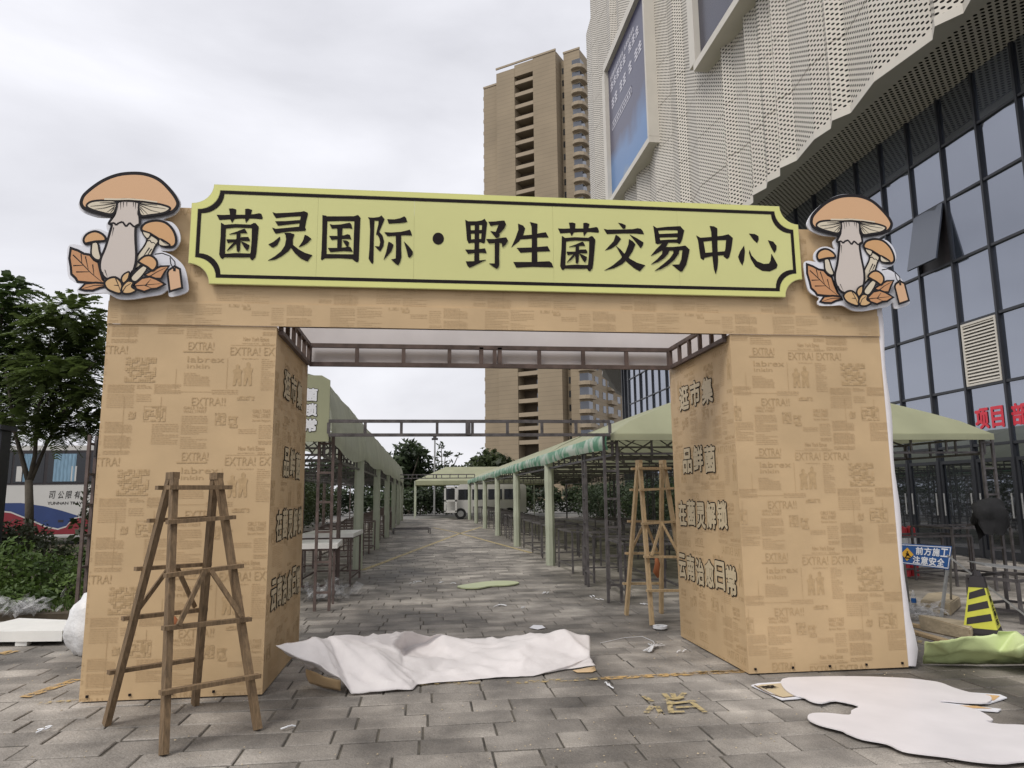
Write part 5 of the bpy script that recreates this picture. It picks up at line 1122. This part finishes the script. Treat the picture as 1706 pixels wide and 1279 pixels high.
# ------------------------------------------------------------------ residential tower
FH = 3.2; NF = 34; TC = Vector((36.1, 156.4, 0)); TU_ = Vector((-.81, .586, 0)); TV = Vector((.586, .81, 0)); HT = 108.
tow = thing('apartment_tower', (32, 166, 0), 'tan high-rise apartment tower with a column of recessed loggias', 'building')
def TP(s, t, z): return TC + TU_ * s + TV * t + Vector((0, 0, z))
def tbox(s0, s1, t0, t1, z0, z1, name, mt, par=None, build=True):
    q = MB(); P = [TP(s, t, z) for s in (s0, s1) for t in (t0, t1) for z in (z0, z1)]
    q.add(P, [(0, 1, 3, 2), (4, 6, 7, 5), (0, 4, 5, 1), (2, 3, 7, 6), (0, 2, 6, 4), (1, 5, 7, 3)]); return q.build(name, M_[mt], par or tow)
tbox(0, 4.2, 0, 26, 0, HT - .5, 'wall', 'tower'); tbox(4.2, 5.6, 1.4, 20, 0, HT - 1.2, 'wall', 'tower')
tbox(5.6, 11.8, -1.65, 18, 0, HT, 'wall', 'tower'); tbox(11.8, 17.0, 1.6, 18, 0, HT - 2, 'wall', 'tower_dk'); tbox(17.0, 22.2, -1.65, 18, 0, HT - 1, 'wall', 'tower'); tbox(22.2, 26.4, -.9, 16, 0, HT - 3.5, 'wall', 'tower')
tbox(11.8, 17.0, -1.6, 1.6, HT - 3.4, HT - .3, 'header_beam', 'tower')
for s0, s1, t0, h in ((5.5, 22.3, -1.8, HT), (-.1, 4.3, -.15, HT - .5), (22.2, 26.5, -1.05, HT - 3.5)): tbox(s0, s1, t0, t0 + .3, h + .02, h + .5, 'parapet', 'tower_lt')
for f in range(2, NF - 1):
    z = f * FH
    if z < 12: continue
    tbox(11.82, 16.98, -1.5, -1.2, z, z + .95, 'balcony', 'tower_lt'); tbox(11.82, 16.98, -1.2, 1.6, z, z + .12, 'slab', 'tower')
    w = tbox(12.2, 13.6, 1.52, 1.58, z + .9, z + 2.5, 'window', 'win')
    tbox(4.5, 5.3, 1.32, 1.39, z + .9, z + 2.4, 'window', 'win')
    tbox(26.4, 27.4, .5, 2.2, z, z + .9, 'balcony', 'tower_lt')
    # right flank: rounded corner balconies and windows
    q = MB(); arc = [TP(1.6, -.25, 0)] + [TP(.6 + 1.35 * math.cos(a) - .6, 1.0 + 1.3 * math.sin(a), 0) for a in (-1.6, -2.0, -2.5, -3.0)]
    pts = [TP(2.2, 0, 0), TP(2.0, -.8, 0), TP(1.2, -1.2, 0), TP(.2, -1.15, 0), TP(-.7, -.6, 0), TP(-1.1, .4, 0), TP(-1.1, 2.4, 0), TP(0, 2.6, 0)]
    q.prism([p + Vector((0, 0, z)) for p in pts], (0, 0, .85)); q.build('balcony', M_['tower_lt'], tow)
    tbox(-.06, 2.0, -.06, .02, z + .85, z + 2.7, 'window', 'win'); tbox(-.07, .02, .1, 2.3, z + .85, z + 2.7, 'window', 'win'); tbox(-.07, .02, 4.0, 6.0, z + .9, z + 2.5, 'window', 'win')
    if z < 60:
        tbox(-.07, .02, 8.6, 10.4, z + .9, z + 2.5, 'window', 'win'); tbox(-1.1, -.0, 11.5, 15.5, z, z + .9, 'balcony', 'tower_lt'); tbox(-.07, .02, 11.8, 15.2, z + .9, z + 2.7, 'window', 'win'); tbox(-.07, .02, 18, 20, z + .9, z + 2.5, 'window', 'win'); tbox(-.07, .02, 22, 25, z + .9, z + 2.5, 'window', 'win')
blk = thing('apartment_block', (60, 190, 0), 'lower tan apartment block behind the tower, seen beneath the mall soffit', 'building')
q = MB(); P = [TP(s, t, z) for s in (-2, 14) for t in (26.5, 52) for z in (0, 52)]; q.add(P, [(0, 1, 3, 2), (4, 6, 7, 5), (0, 4, 5, 1), (2, 3, 7, 6), (0, 2, 6, 4), (1, 5, 7, 3)]); q.build('wall', M_['tower'], blk)
for f in range(4, 16):
    for t0 in (28, 33, 38, 43, 48): tbox(-2.08, -1.98, t0, t0 + 2.2, f * 3.2 + .9, f * 3.2 + 2.5, 'window', 'win', blk)
    for t0 in (30.4, 40.4): tbox(-3.0, -2.0, t0, t0 + 2.4, f * 3.2, f * 3.2 + .9, 'balcony', 'tower_lt', blk)
#%%SECTION
# ------------------------------------------------------------------ vegetation
def frond(mb, p, d, L, rf, npair=11, wl=.27):
    d = d.normalized(); side = d.cross(Vector((0, 0, 1)))
    if side.length < .1: side = Vector((1, 0, 0))
    side.normalize(); up = side.cross(d)
    for k in range(npair):
        t = (k + 1) / npair; q = p + d * (L * t) - Vector((0, 0, L * .35 * t * t)); l = L * wl * (1 - abs(t - .45) * .9)
        for s in (-1, 1):
            tip = q + side * (s * l) + d * (l * .5) - Vector((0, 0, l * .25)) + up * rf.uniform(-.02, .02); w = d * (L * .058)
            mb.add([q - w, tip - w * .4, tip + w * .6, q + w], [(0, 1, 2, 3)])
def leaf_cloud(mb, c, r, n, size, rf, shell=.35):
    c = Vector(c)
    for _ in range(n):
        v = Vector((rf.gauss(0, 1), rf.gauss(0, 1), rf.gauss(0, 1))).normalized(); rad = shell + (1 - shell) * rf.random() ** .5
        rad *= 1 + .28 * noise.noise(v * 2.2 + c)
        p = c + Vector((v.x * r[0], v.y * r[1], v.z * r[2])) * rad
        a = Vector((rf.gauss(0, 1), rf.gauss(0, 1), rf.gauss(0, .7))).normalized(); b = a.cross(v + Vector((rf.gauss(0, .4), rf.gauss(0, .4), rf.gauss(0, .4)))); b = b.normalized() if b.length > .05 else Vector((0, 0, 1))
        s = size * rf.uniform(.6, 1.3)
        mb.add([p - a * s, p + b * s * .45, p + a * s, p - b * s * .45], [(0, 1, 2, 3)])
def fern_tree(name, Y, lumps, trunk, label, mt, seed, n=46):
    rf = random.Random(seed); base = AY(trunk[0][0][0], trunk[0][0][1], Y); base.z = .06
    root = thing(name, base, label, 'tree', 'fern leaved trees by the hedge'); tr = MB()
    for br, r0, r1 in ((t[0:-2], t[-2], t[-1]) for t in trunk):
        P = [AY(x, y2, Y + .25 * noise.noise(Vector((x * .03, y2 * .03, seed)))) for x, y2 in br]
        if br is trunk[0][0:-2]: P[0].z = 0
        tr.tube(P, [r0 + (r1 - r0) * i / (len(P) - 1) for i in range(len(P))], 8)
    tr.build('trunk', M_['bark'], root, smooth=True)
    cr_ = MB()
    for (x, y2, rp) in lumps:
        c = AY(x, y2, Y + rf.uniform(-.6, .6)); r = rp * Y / 1200
        for _ in range(int(n * (rp / 40) ** 1.6)):
            v = Vector((rf.gauss(0, 1), rf.gauss(0, 1), rf.gauss(0, .8))).normalized(); p = c + Vector((v.x, v.y, v.z * .75)) * r * rf.random() ** .45
            d = Vector((v.x + rf.gauss(0, .4), v.y + rf.gauss(0, .4), .25 * v.z + rf.gauss(.1, .25))); frond(cr_, p, d, rf.uniform(.26, .46), rf)
    cr_.build('crown', M_[mt], root, recalc=False)
fern_tree('fern_leaved_tree', 15.2, [(112, 520, 42), (138, 545, 34), (85, 552, 40), (120, 590, 46), (150, 590, 28), (95, 625, 46), (70, 655, 40), (150, 660, 22), (120, 700, 30), (142, 712, 24), (110, 640, 40), (75, 600, 35), (40, 700, 30), (95, 715, 22)],
          [[(48, 905), (49, 850), (48, 800), .085, .07], [(48, 805), (36, 760), (25, 720), (18, 670), (10, 620), .05, .02], [(48, 805), (58, 760), (62, 700), (70, 640), (85, 560), .05, .015], [(52, 800), (75, 745), (105, 690), (128, 640), (160, 600), .04, .012]],
          'slender fern leaved tree with a forked trunk in front of the coach', 'leaf_fern2', 21, 125)
fern_tree('fern_leaved_tree', 17.0, [(12, 482, 30), (-15, 510, 50), (25, 530, 32), (0, 570, 45), (38, 585, 26), (-30, 600, 60), (22, 625, 36), (-10, 665, 45), (30, 680, 26), (-50, 540, 50), (5, 720, 30)],
          [[(-30, 905), (-28, 800), (-20, 700), (-8, 600), (5, 510), .11, .03], [(-22, 720), (0, 660), (20, 610), .04, .015]],
          'dark fern leaved tree crowded against the louvred cabinet', 'leaf_fern', 22, 125)
def shrub(name, lumps, n, size, label, mt, cat='shrub', group=None, seed=1, stem=True):
    rf = random.Random(seed); xs = [l[0] for l in lumps]; ys = [l[1] for l in lumps]
    root = thing(name, (sum(xs) / len(xs), sum(ys) / len(ys), .05), label, cat, group); q = MB()
    for (x, y2, z, rx, ry, rz_) in lumps: leaf_cloud(q, (x, y2, z), (rx, ry, rz_), int(n * rx * rz_ * 8), size, rf)
    for v in q.v: v.z = max(.03, v.z)
    q.build('crown', M_[mt], root, recalc=False)
    if stem:
        t = MB()
        for (x, y2, z, rx, ry, rz_) in lumps:
            for k in range(3): t.tube([(x + rf.gauss(0, .06), y2 + rf.gauss(0, .06), .03), (x + rf.gauss(0, rx * .35), y2 + rf.gauss(0, ry * .3), z + rz_ * .3)], [.03, .012], 5)
        t.build('trunk', M_['bark'], root)
    return root
def at_l(px, py, Y, rp, ry=None, rz_=None): p = AY(px, py, Y); r = rp * Y / 1200; return (p.x, p.y, p.z, r, ry or r * .8, rz_ or r * .8)
shrub('shrub', [at_l(10, 955, 11.8, 62), at_l(-45, 965, 11.6, 60), at_l(30, 1005, 11.2, 42)], 620, .045, 'bright green clipped shrub behind the foam slab', 'leaf_hedge', seed=31)
shrub('shrub', [at_l(78, 965, 12.2, 52), at_l(112, 985, 11.9, 40), at_l(62, 1008, 11.3, 34)], 620, .045, 'green leafy shrub beside the white sack', 'leaf_hedge', seed=32)
shrub('shrub', [at_l(40, 905, 14.0, 45), at_l(82, 925, 13.8, 38), at_l(12, 905, 13.8, 42), at_l(-30, 905, 13.6, 45)], 420, .05, 'dull grey green shrub around the forked trunk', 'leaf_hedge2', seed=33)
shrub('shrub', [at_l(118, 945, 15.5, 42), at_l(150, 948, 15.5, 42), at_l(190, 940, 15.5, 46)], 420, .05, 'green shrub growing under the red coach skirt', 'leaf_hedge', seed=34)
rg = random.Random(12); q = MB()
for _ in range(2600):
    x, y2 = rg.uniform(-9, -4.5), rg.uniform(10.75, 12.6); 
    h = rg.uniform(.05, .16); a = rg.random() * 6.28; dx_, dy_ = math.cos(a) * .012, math.sin(a) * .012; lx, ly = rg.gauss(0, .04), rg.gauss(0, .04)
    q.add([(x - dx_, y2 - dy_, .075), (x + dx_, y2 + dy_, .075), (x + lx, y2 + ly, .075 + h)], [(0, 1, 2)])
tag(q.build('grass', M_['leaf_hedge'], recalc=False), 'short grass along the edge of the planting bed', 'grass', kind='stuff')
for i in range(9):
    y2 = 17.5 + 3.3 * i
    shrub('tall_hedge', [(-6.3 + rg.gauss(0, .2), y2, 1.2, 1.1, 2.0, 1.35), (-6.5, y2 + 1.2, 2.1, .9, 1.5, 1.0)], 150, .09, 'tall dark hedge shrub behind the hedge side stalls', 'leaf_far2', 'hedge', 'tall hedge shrubs behind the stalls', 50 + i)
for i in range(8):
    y2 = 24 + 3.4 * i
    shrub('tall_hedge', [(10.9 + rg.gauss(0, .2), y2, 1.0, .9, 1.9, 1.25), (11.0, y2 + 1.3, 1.5, .8, 1.3, 1.0)], 120, .09, 'tall dark hedge shrub between the green stalls and the mall glass', 'leaf_far', 'hedge', 'hedge shrubs along the mall', 90 + i)
def far_tree(px, Y, lumps, label, mt, seed, n=9, size=.28):
    rf = random.Random(seed); b = AY(px, 820, Y); b.z = 0; root = thing('broadleaf_tree', b, label, 'tree', 'trees beyond the far end of the aisle'); q = MB(); t = MB()
    t.tube([b, b + Vector((.1, 0, 1.8)), b + Vector((-.1, .1, 3.6))], [.2, .15, .08], 7)
    for (x, y2, rp) in lumps:
        c = AY(x, y2, Y + rf.uniform(-1.5, 1.5)); r = rp * 1.25 * Y / 1200; leaf_cloud(q, c, (r, r * .9, r * .85), int(n * r * r * 22), size, rf, .2); t.tube([b + Vector((0, 0, 2)), c], [.09, .03], 5)
    t.build('trunk', M_['bark'], root); q.build('crown', M_[mt], root, recalc=False)
far_tree(680, 64, [(680, 752, 18), (665, 775, 22), (695, 770, 20), (678, 795, 28), (708, 800, 24), (655, 800, 22), (700, 752, 10)], 'dark dense tree with uneven crown left of the lamp pole', 'leaf_far', 61)
far_tree(738, 66, [(735, 742, 6), (742, 756, 8), (728, 760, 7), (748, 775, 9), (733, 778, 10), (758, 780, 6), (722, 785, 9), (745, 792, 12), (728, 800, 15), (764, 757, 4)], 'sparse tree with open wispy top right of the lamp pole', 'leaf_far', 62, 5, .2)
far_tree(812, 70, [(815, 768, 20), (800, 776, 18), (835, 775, 18), (790, 790, 20), (850, 785, 16), (820, 792, 26), (778, 796, 14), (862, 796, 14)], 'broad round dark tree at the foot of the tan tower', 'leaf_far2', 63)
far_tree(885, 76, [(880, 790, 22), (910, 785, 22), (940, 785, 22), (965, 790, 20), (900, 800, 24)], 'dark tree beyond the far end of the glass building row', 'leaf_far', 64)
far_tree(620, 70, [(610, 785, 24), (590, 790, 24), (560, 785, 26), (630, 795, 22), (535, 790, 26)], 'dark tree beyond the far end of the hedge side row', 'leaf_far', 65)
for i, px in enumerate((560, 600, 640, 676, 700, 725, 752, 790, 830, 870, 910, 950, 990)):
    b = AY(px, 830, 59 + (i % 2)); shrub('far_hedge', [(b.x, b.y, 1.0, 1.25, .9, 1.15), (b.x + .4, b.y, 1.5, .9, .7, .8)], 60, .16, 'dark hedge shrub behind the far tent', 'leaf_far', 'hedge', 'hedge shrubs behind the far tent', 70 + i)

# ------------------------------------------------------------------ coach
BY = 26.0; bx0, bx1 = AY(-70, 800, BY).x, AY(300, 800, BY).x
coach = thing('coach', ((bx0 + bx1) / 2, BY + 1.2, 0), 'white coach with blue and red swoosh parked behind the trees', 'coach')
def zc(py): return AY(90, py, BY).z
zr, zw1, zw0, zl = zc(742), zc(750), zc(804), .38
q = MB(); q.prism([(bx0, zl), (bx1, zl), (bx1, zr - .2), (bx1 - .25, zr), (bx0 + .2, zr), (bx0, zr - .15)] and [(x, BY, z) for x, z in ((bx0, zl), (bx1, zl), (bx1, zr - .2), (bx1 - .25, zr), (bx0 + .2, zr), (bx0, zr - .15))], (0, 2.4, 0)); q.build('body', M_['bus_w'], coach)
MB().span((bx0 + .1, BY - .012, zw0 - .06), (bx1 - .1, BY + .02, zw1 + .0)).build('window_band', M_['coneb'], coach)
def bz(px): return AY(px, 780, BY).x
for a, b in ((-60, 20), (24, 74), (80, 146), (152, 220), (226, 290)):
    MB().span((bz(a), BY - .022, zw0), (bz(b), BY - .013, zw1 - .08)).build('window', M_['glass_bus'], coach)
for a, b in ((40, 56), (90, 127), (170, 200)):
    q = MB(); n = 12
    for k in range(n):
        xa = bz(a) + (bz(b) - bz(a)) * k / n; xb = bz(a) + (bz(b) - bz(a)) * (k + 1) / n; q.poly([(xa, BY - .026 - .012 * (k % 2), zw0 + .04), (xb, BY - .026 - .012 * ((k + 1) % 2), zw0 + .04), (xb, BY - .026 - .012 * ((k + 1) % 2), zw1 - .12), (xa, BY - .026 - .012 * (k % 2), zw1 - .12)])
    q.build('curtain', M_['curtain'], coach, recalc=False)
for px in (33, 124):
    MB().span((bz(px) - .08, BY - .03, zw0 + .05), (bz(px) + .09, BY - .024, zw0 + .55)).build('headrest', M_['bus_w'], coach)
top = [(-70, 838), (0, 837), (40, 837), (80, 843), (110, 851), (138, 860), (170, 862), (300, 850)]; mid = [(-70, 850), (0, 848), (25, 851), (45, 859), (65, 867), (85, 876), (105, 880), (118, 876), (128, 863), (138, 860.5), (170, 863), (300, 852)]
def cxz(l, o=0): return [(bz(x), zc(y2) + o) for x, y2 in l]
q = MB(); q.poly([(x, BY - .006, z) for x, z in cxz(top)] + [(x, BY - .006, z) for x, z in reversed(cxz(mid))]); q.build('blue_swoosh', M_['bus_b'], coach, recalc=False)
q = MB(); q.poly([(x, BY - .007, z - .05) for x, z in cxz(mid)] + [(bz(300), BY - .007, zl + .05), (bz(-70), BY - .007, zl + .05)]); q.build('red_skirt', M_['bus_r'], coach, recalc=False)
for px in (-30, 230):
    w_ = MB(); w_.tube([(bz(px), BY - .03, .5), (bz(px), BY + .25, .5)], .5, 20); wo = w_.build('wheel', M_['rubber'], coach); w_ = MB(); w_.tube([(bz(px), BY - .045, .5), (bz(px), BY - .03, .5)], .28, 16); w_.build('rim', M_['galv'], wo)
for ch, p0 in (('司', 85), ('公', 100), ('限', 113), ('有', 127), ('任', 143), ('责', 157)):
    q = MB(); text_into(q, ch, (bz(p0), BY - .008, zc(831)), (1, 0, .12), (.1, 0, 1), .25, 0, bz(p0 + 9.5) - bz(p0)); q.build('character', M_['ink'], coach, recalc=False)
q = MB(); text_into(q, 'YUNNAN TRAVEL', (bz(84), BY - .008, zc(840.5)), (1, 0, 0), (0, 0, 1), .095, .01, bz(149) - bz(84)); q.build('lettering', M_['ink'], coach, recalc=False)
MB().span((bz(104), BY - .012, zc(870)), (bz(113), BY - .006, zc(866))).build('side_lamp', M_['coneb'], coach)
# louvred cabinet half in view
cb = AY(16, 800, 12.9); lc = thing('louvred_cabinet', (cb.x - .9, 13, 0), 'dark grey louvred cabinet at the edge of the planting bed', 'cabinet')
zt2 = AY(18, 716, 12.6).z
MB().span((cb.x - 1.8, 12.66, .06), (cb.x - .06, 12.95, zt2)).build('body', M_['mull'], lc)
MB().span((cb.x - 1.85, 12.5, zt2 + .003), (cb.x, 13.0, zt2 + .08)).build('roof', M_['mull'], lc)
for k in range(26):
    z = .5 + k * .085
    if z > zt2 - .1: break
    q = MB(); q.prism([(cb.x - 1.7, 12.655, z), (cb.x - .12, 12.655, z), (cb.x - .12, 12.60, z - .05), (cb.x - 1.7, 12.60, z - .05)], (0, 0, .015)); q.build('slat', M_['steel'], lc)

# ------------------------------------------------------------------ clutter on the right
bs = thing('warning_sign', (6.3, 8.75, 0), 'blue construction warning sign with white characters on a folding stand', 'sign')
YG = 8.72
cn = [AY(1497, 905, YG), AY(1586, 910, YG), AY(1581, 949, YG), AY(1497, 938, YG)]
q = MB(); q.prism(cn, (0, .02, 0)); bo = q.build('board', M_['bluesign'], bs)
def on(u, v, d=.004): a = cn[0].lerp(cn[1], u); b = cn[3].lerp(cn[2], u); p = a.lerp(b, v); p.y -= d; return p
for (u0, u1, v0, v1) in ((.02, .98, .04, .075), (.02, .98, .925, .96), (.02, .035, .075, .925), (.965, .98, .075, .925)): q = MB(); q.poly([on(u0, v0), on(u1, v0), on(u1, v1), on(u0, v1)]); q.build('border', M_['signwhite'], bo, recalc=False)
q = MB(); q.poly([on(.16, .18), on(.285, .5), on(.16, .84), on(.045, .5)]); dm = q.build('diamond', M_['amber'], bo, recalc=False)
q = MB()
for pts in ([(.15, .36), (.175, .36), (.175, .44), (.15, .44)], [(.13, .46), (.19, .45), (.20, .56), (.15, .60)], [(.10, .68), (.21, .66), (.225, .72), (.09, .72)], [(.145, .55), (.165, .55), (.135, .68), (.115, .68)], [(.185, .52), (.235, .62), (.225, .65), (.175, .56)]): q.poly([on(u, v, .008) for u, v in pts])
q.build('pictogram', M_['ink'], dm, recalc=False)
for txt, v0, v1 in (('前方施工', .12, .47), ('注意安全', .55, .90)):
    for k, ch in enumerate(txt):
        ua = .325 + .158 * k - (.05 if v0 > .5 else 0); a, b = on(ua, v1), on(ua + .135, v1); ux = (b - a); wd = ux.length; ux.normalize(); c = on(ua, v0)
        uy = (c - a); hh = uy.length; uy.normalize(); q = MB(); bold(q, ch, a, ux, uy, hh, wd, (0, -1, 0), 0, .0035); q.build('character', M_['signwhite'], bo, recalc=False)
f0 = G(1568, 1029); MB().bar(AY(1578, 949, YG + .02), (f0.x, f0.y, 0), .03).build('leg', M_['galv'], bs); MB().bar(AY(1503, 939, YG + .02), (f0.x - .55, f0.y, 0), .03).build('leg', M_['galv'], bs)
b0 = G(1612, 1020); MB().bar(AY(1583, 915, YG + .04), (b0.x, b0.y + .3, 0), .025).build('leg', M_['galv'], bs); MB().bar(AY(1503, 907, YG + .04), (b0.x - .6, b0.y + .3, 0), .025).build('leg', M_['galv'], bs)
# striped parking cone
c0 = G(1638, 1060); cone = thing('parking_cone', c0, 'square yellow and black striped no parking cone behind the green cloth', 'cone')
rot = Matrix.Rotation(R(-46), 3, 'Z')
def cp(u, v, f, off=.0):  # face f, u across -.5...5, v up 0..1
    hw = .165 - .105 * v; ang = f * math.pi / 2; p = Vector((u * 2 * hw, -hw - off, .05 + .60 * v)); return c0 + rot @ (Matrix.Rotation(ang, 3, 'Z') @ p)
q = MB(); q.add([cp(-.5, 0, f) for f in range(4)] + [cp(-.5, 1, f) for f in range(4)], [(0, 1, 2, 3), (4, 5, 6, 7)] + [(f, (f + 1) % 4, 4 + (f + 1) % 4, 4 + f) for f in range(4)]); q.build('body', M_['coney'], cone)
q = MB(); q.box(c0 + Vector((0, 0, .025)), (.40, .40, .045), rot); q.build('base', M_['coneb'], cone)
for nm, v0, v1 in (('base_band', 0, .09), ('top_band', .80, 1.0)):
    q = MB(); q.add([cp(-.5, v, f, .003) + (cp(-.5, v, f) - Vector((c0.x, c0.y, cp(-.5, v, f).z))) * .02 for v in (v0, v1) for f in range(4)], [(f, (f + 1) % 4, 4 + (f + 1) % 4, 4 + f) for f in range(4)] + [(4, 5, 6, 7)]); q.build(nm, M_['coneb'], cone)
q = MB(); q.tube([c0 + Vector((0, 0, .65)), c0 + Vector((0, 0, .70))], [.05, .035], 10); q.build('top_cap', M_['coneb'], cone)
for f in (0, 1, 2, 3):
    if f % 2 == 0:
        for v in (.14, .36, .58): q = MB(); q.poly([cp(-.42, v, f, .003), cp(.42, v + .10, f, .003), cp(.42, v + .22, f, .003), cp(-.42, v + .12, f, .003)]); q.build('stripe', M_['coneb'], cone, recalc=False)
    else:
        for k, ch in enumerate('禁止停车'):
            v = .54 - .135 * k; a, b, c = cp(-.28, v, f, .003), cp(.28, v, f, .003), cp(-.28, v + .115, f, .003); q = MB(); bold(q, ch, a, (b - a).normalized(), (c - a).normalized(), (c - a).length, (b - a).length, (b - a).cross(c - a).normalized(), 0, .003); q.build('character', M_['ink'], cone, recalc=False)
        q = MB(); cc = cp(0, .735, f, .003); ux = (cp(.3, .735, f) - cp(-.3, .735, f)).normalized(); uy = (cp(0, .8, f) - cp(0, .7, f)).normalized(); n = 20
        P = [cc + (ux * math.cos(k * 2 * math.pi / n) + uy * math.sin(k * 2 * math.pi / n)) * r for r in (.042, .032) for k in range(n)]; q.add(P, [(k, (k + 1) % n, n + (k + 1) % n, n + k) for k in range(n)]); d1 = (ux + uy).normalized(); d2 = (ux - uy).normalized(); q.poly([cc - d1 * .036 - d2 * .004, cc + d1 * .036 - d2 * .004, cc + d1 * .036 + d2 * .004, cc - d1 * .036 + d2 * .004]); q.build('symbol', M_['ink'], cone, recalc=False)
def rough_block(pts, h, name, label):
    q = MB(); bm = bmesh.new(); vs_ = [bm.verts.new(p) for p in pts] + [bm.verts.new(Vector(p) + Vector((rg.gauss(0, .01), rg.gauss(0, .01), h + rg.gauss(0, .015)))) for p in pts]; n = len(pts)
    bm.faces.new(vs_[:n]); bm.faces.new(vs_[n:][::-1]); [bm.faces.new((vs_[i], vs_[(i + 1) % n], vs_[n + (i + 1) % n], vs_[n + i])) for i in range(n)]
    bmesh.ops.bevel(bm, geom=bm.edges[:], offset=.012, segments=2, affect='EDGES'); bm.verts.index_update(); q.add([v.co.copy() for v in bm.verts], [[v.index for v in f.verts] for f in bm.faces]); bm.free(); one(q, name, M_['sandstone'], label, 'stone block')
rough_block([G(1534, 1050), G(1618, 1068), G(1626, 1056), G(1548, 1042)], .13, 'stone_block', 'long pale kerb stone lying beside the striped cone')
rough_block([G(1535, 1019), G(1585, 1026), G(1602, 1010), G(1570, 1002), G(1545, 1006)], .15, 'stone_block', 'broken pale stone block lying under the blue warning sign')
for i, (a, b) in enumerate((((1510, 1052), (1600, 1078)), ((1512, 1042), (1560, 1052)))): q = MB(); u, v = G(*a), G(*b); q.bar(u + Vector((0, 0, .02)), v + Vector((0, 0, .02)), .09, .03, (0, 0, 1)); one(q, 'wood_plank', M_['wood_l'], ('longer' if i == 0 else 'shorter') + ' pale wood plank lying between the pillar and the kerb stone', 'plank')
GJ = table_frame(AY(1640, 900, 11.6).x - .2, 11.9, .1, 1.2, .9, .95, 'tall bare steel frame under the black jacket', None, 'steel')
table_frame(AY(1540, 900, 12.2).x, 12.4, -.05, 1.5, .8, .78, 'bare steel table frame behind the blue warning sign', None, 'steel')
cart = table_frame(7.35, 8.55, .35, .8, .6, .5, 'low steel frame carrying a tilted sheet beside the striped cone', None, 'steel')
q = MB(); q.poly([G(1600, 948, .62), G(1706, 990, .52), G(1760, 985, .52), G(1640, 945, .62)]); 
sh = MB(); sh.prism([(6.85, 8.35, .66), (7.7, 8.1, .56), (8.0, 8.6, .545), (7.1, 8.95, .655)], (0, 0, .012)); one(sh, 'metal_sheet', M_['galv'], 'thin tilted metal sheet resting on the low frame beside the cone', 'sheet')
q = MB(); u = G(1602, 950, .75); q.bar((6.55, 8.6, .78), (7.15, 8.0, .02), .02); one(q, 'steel_rod', M_['galv'], 'thin steel rod leaning across the low frame', 'rod')
# black jacket hung over the stall post
jc = AY(1648, 850, 10.48); q = MB(); P = []; n = 22; prof = [(.03, .17), (.12, .155), (.19, .12), (.22, .05), (.235, -.03), (.23, -.12), (.21, -.20), (.20, -.26)]
for j, (r, z) in enumerate(prof):
    for i in range(n):
        a = 2 * math.pi * i / n; fold = 1 + (.05 + .05 * j / 7) * math.sin(a * 5 + j * .3) + .18 * noise.noise(Vector((math.cos(a) * 1.6, math.sin(a) * 1.6, z * 3)))
        P.append(jc + Vector((r * math.cos(a) * fold * 1.15 + (.10 * (z + .2) if math.cos(a) > 0 else 0), r * math.sin(a) * fold * .75, z + (.09 * math.sin(a * 2 + 1) + .06 * math.sin(a * 3) if j > 5 else .02 * math.sin(a * 3)))))
P = [p + Vector((noise.noise(p * 9) * .07, noise.noise(p * 9 + Vector((5, 0, 0))) * .06, noise.noise(p * 11 + Vector((0, 9, 0))) * .06 - (.10 if p.z < jc.z - .1 and noise.noise(p * 5) > .0 else 0))) for p in P]
q.add(P, [(j * n + i, j * n + (i + 1) % n, (j + 1) * n + (i + 1) % n, (j + 1) * n + i) for j in range(len(prof) - 1) for i in range(n)] + [tuple(range(n))])
one(q, 'jacket', M_['jacket'], 'black jacket hung over the corner post of the canopy', 'jacket', smooth=True)
for i, (px, Y) in enumerate(((1502, 12.9), (1516, 12.95))):
    b = AY(px, 880, Y); q = thing('barrier_post', (b.x, b.y, 0), 'red and white plastic barrier post behind the blue sign', 'barrier', 'red and white barrier posts')
    MB().tube([(b.x, b.y, 0), (b.x, b.y, .55)], .09, 12).build('lower_band', M_['redpl'], q); MB().tube([(b.x, b.y, .552), (b.x, b.y, .72)], .09, 12).build('white_band', M_['signwhite'], q); MB().tube([(b.x, b.y, .722), (b.x, b.y, .88), (b.x, b.y, .92)], [.09, .085, .03], 12).build('top_band', M_['redpl'], q)
b = G(1523, 1010); bt = thing('water_bottle', b, 'small clear bottle with blue label left on the paving', 'bottle')
MB().tube([b + Vector((0, 0, .0)), b + Vector((0, 0, .15)), b + Vector((0, 0, .19)), b + Vector((0, 0, .22))], [.033, .033, .014, .014], 12).build('body', M_['film'], bt, smooth=True); MB().tube([b + Vector((0, 0, .05)), b + Vector((0, 0, .11))], .0345, 12).build('label', M_['bluesign'], bt)

# ------------------------------------------------------------------ grit and crumbs swept over the paving
rd = random.Random(77); q = MB()
for _ in range(1500):
    x, y2 = rd.uniform(-4, 7.5), 4.2 + 9 * rd.random() ** 1.5
    if noise.noise(Vector((x * .8, y2 * .8, 4.))) < -.15: continue
    r = rd.uniform(.003, .009); a = rd.random() * 6.28; n = 5
    P = [Vector((x + r * math.cos(a + k * 1.2566) * rd.uniform(.6, 1.3), y2 + r * math.sin(a + k * 1.2566) * rd.uniform(.6, 1.3), .001)) for k in range(n)]
    q.add(P + [Vector((x, y2, .001 + r * .7))], [(k, (k + 1) % n, n) for k in range(n)])
tag(q.build('grit', M_['sandstone'], recalc=False), 'scattered grit and crumbs on the grey paving', 'grit', kind='stuff')
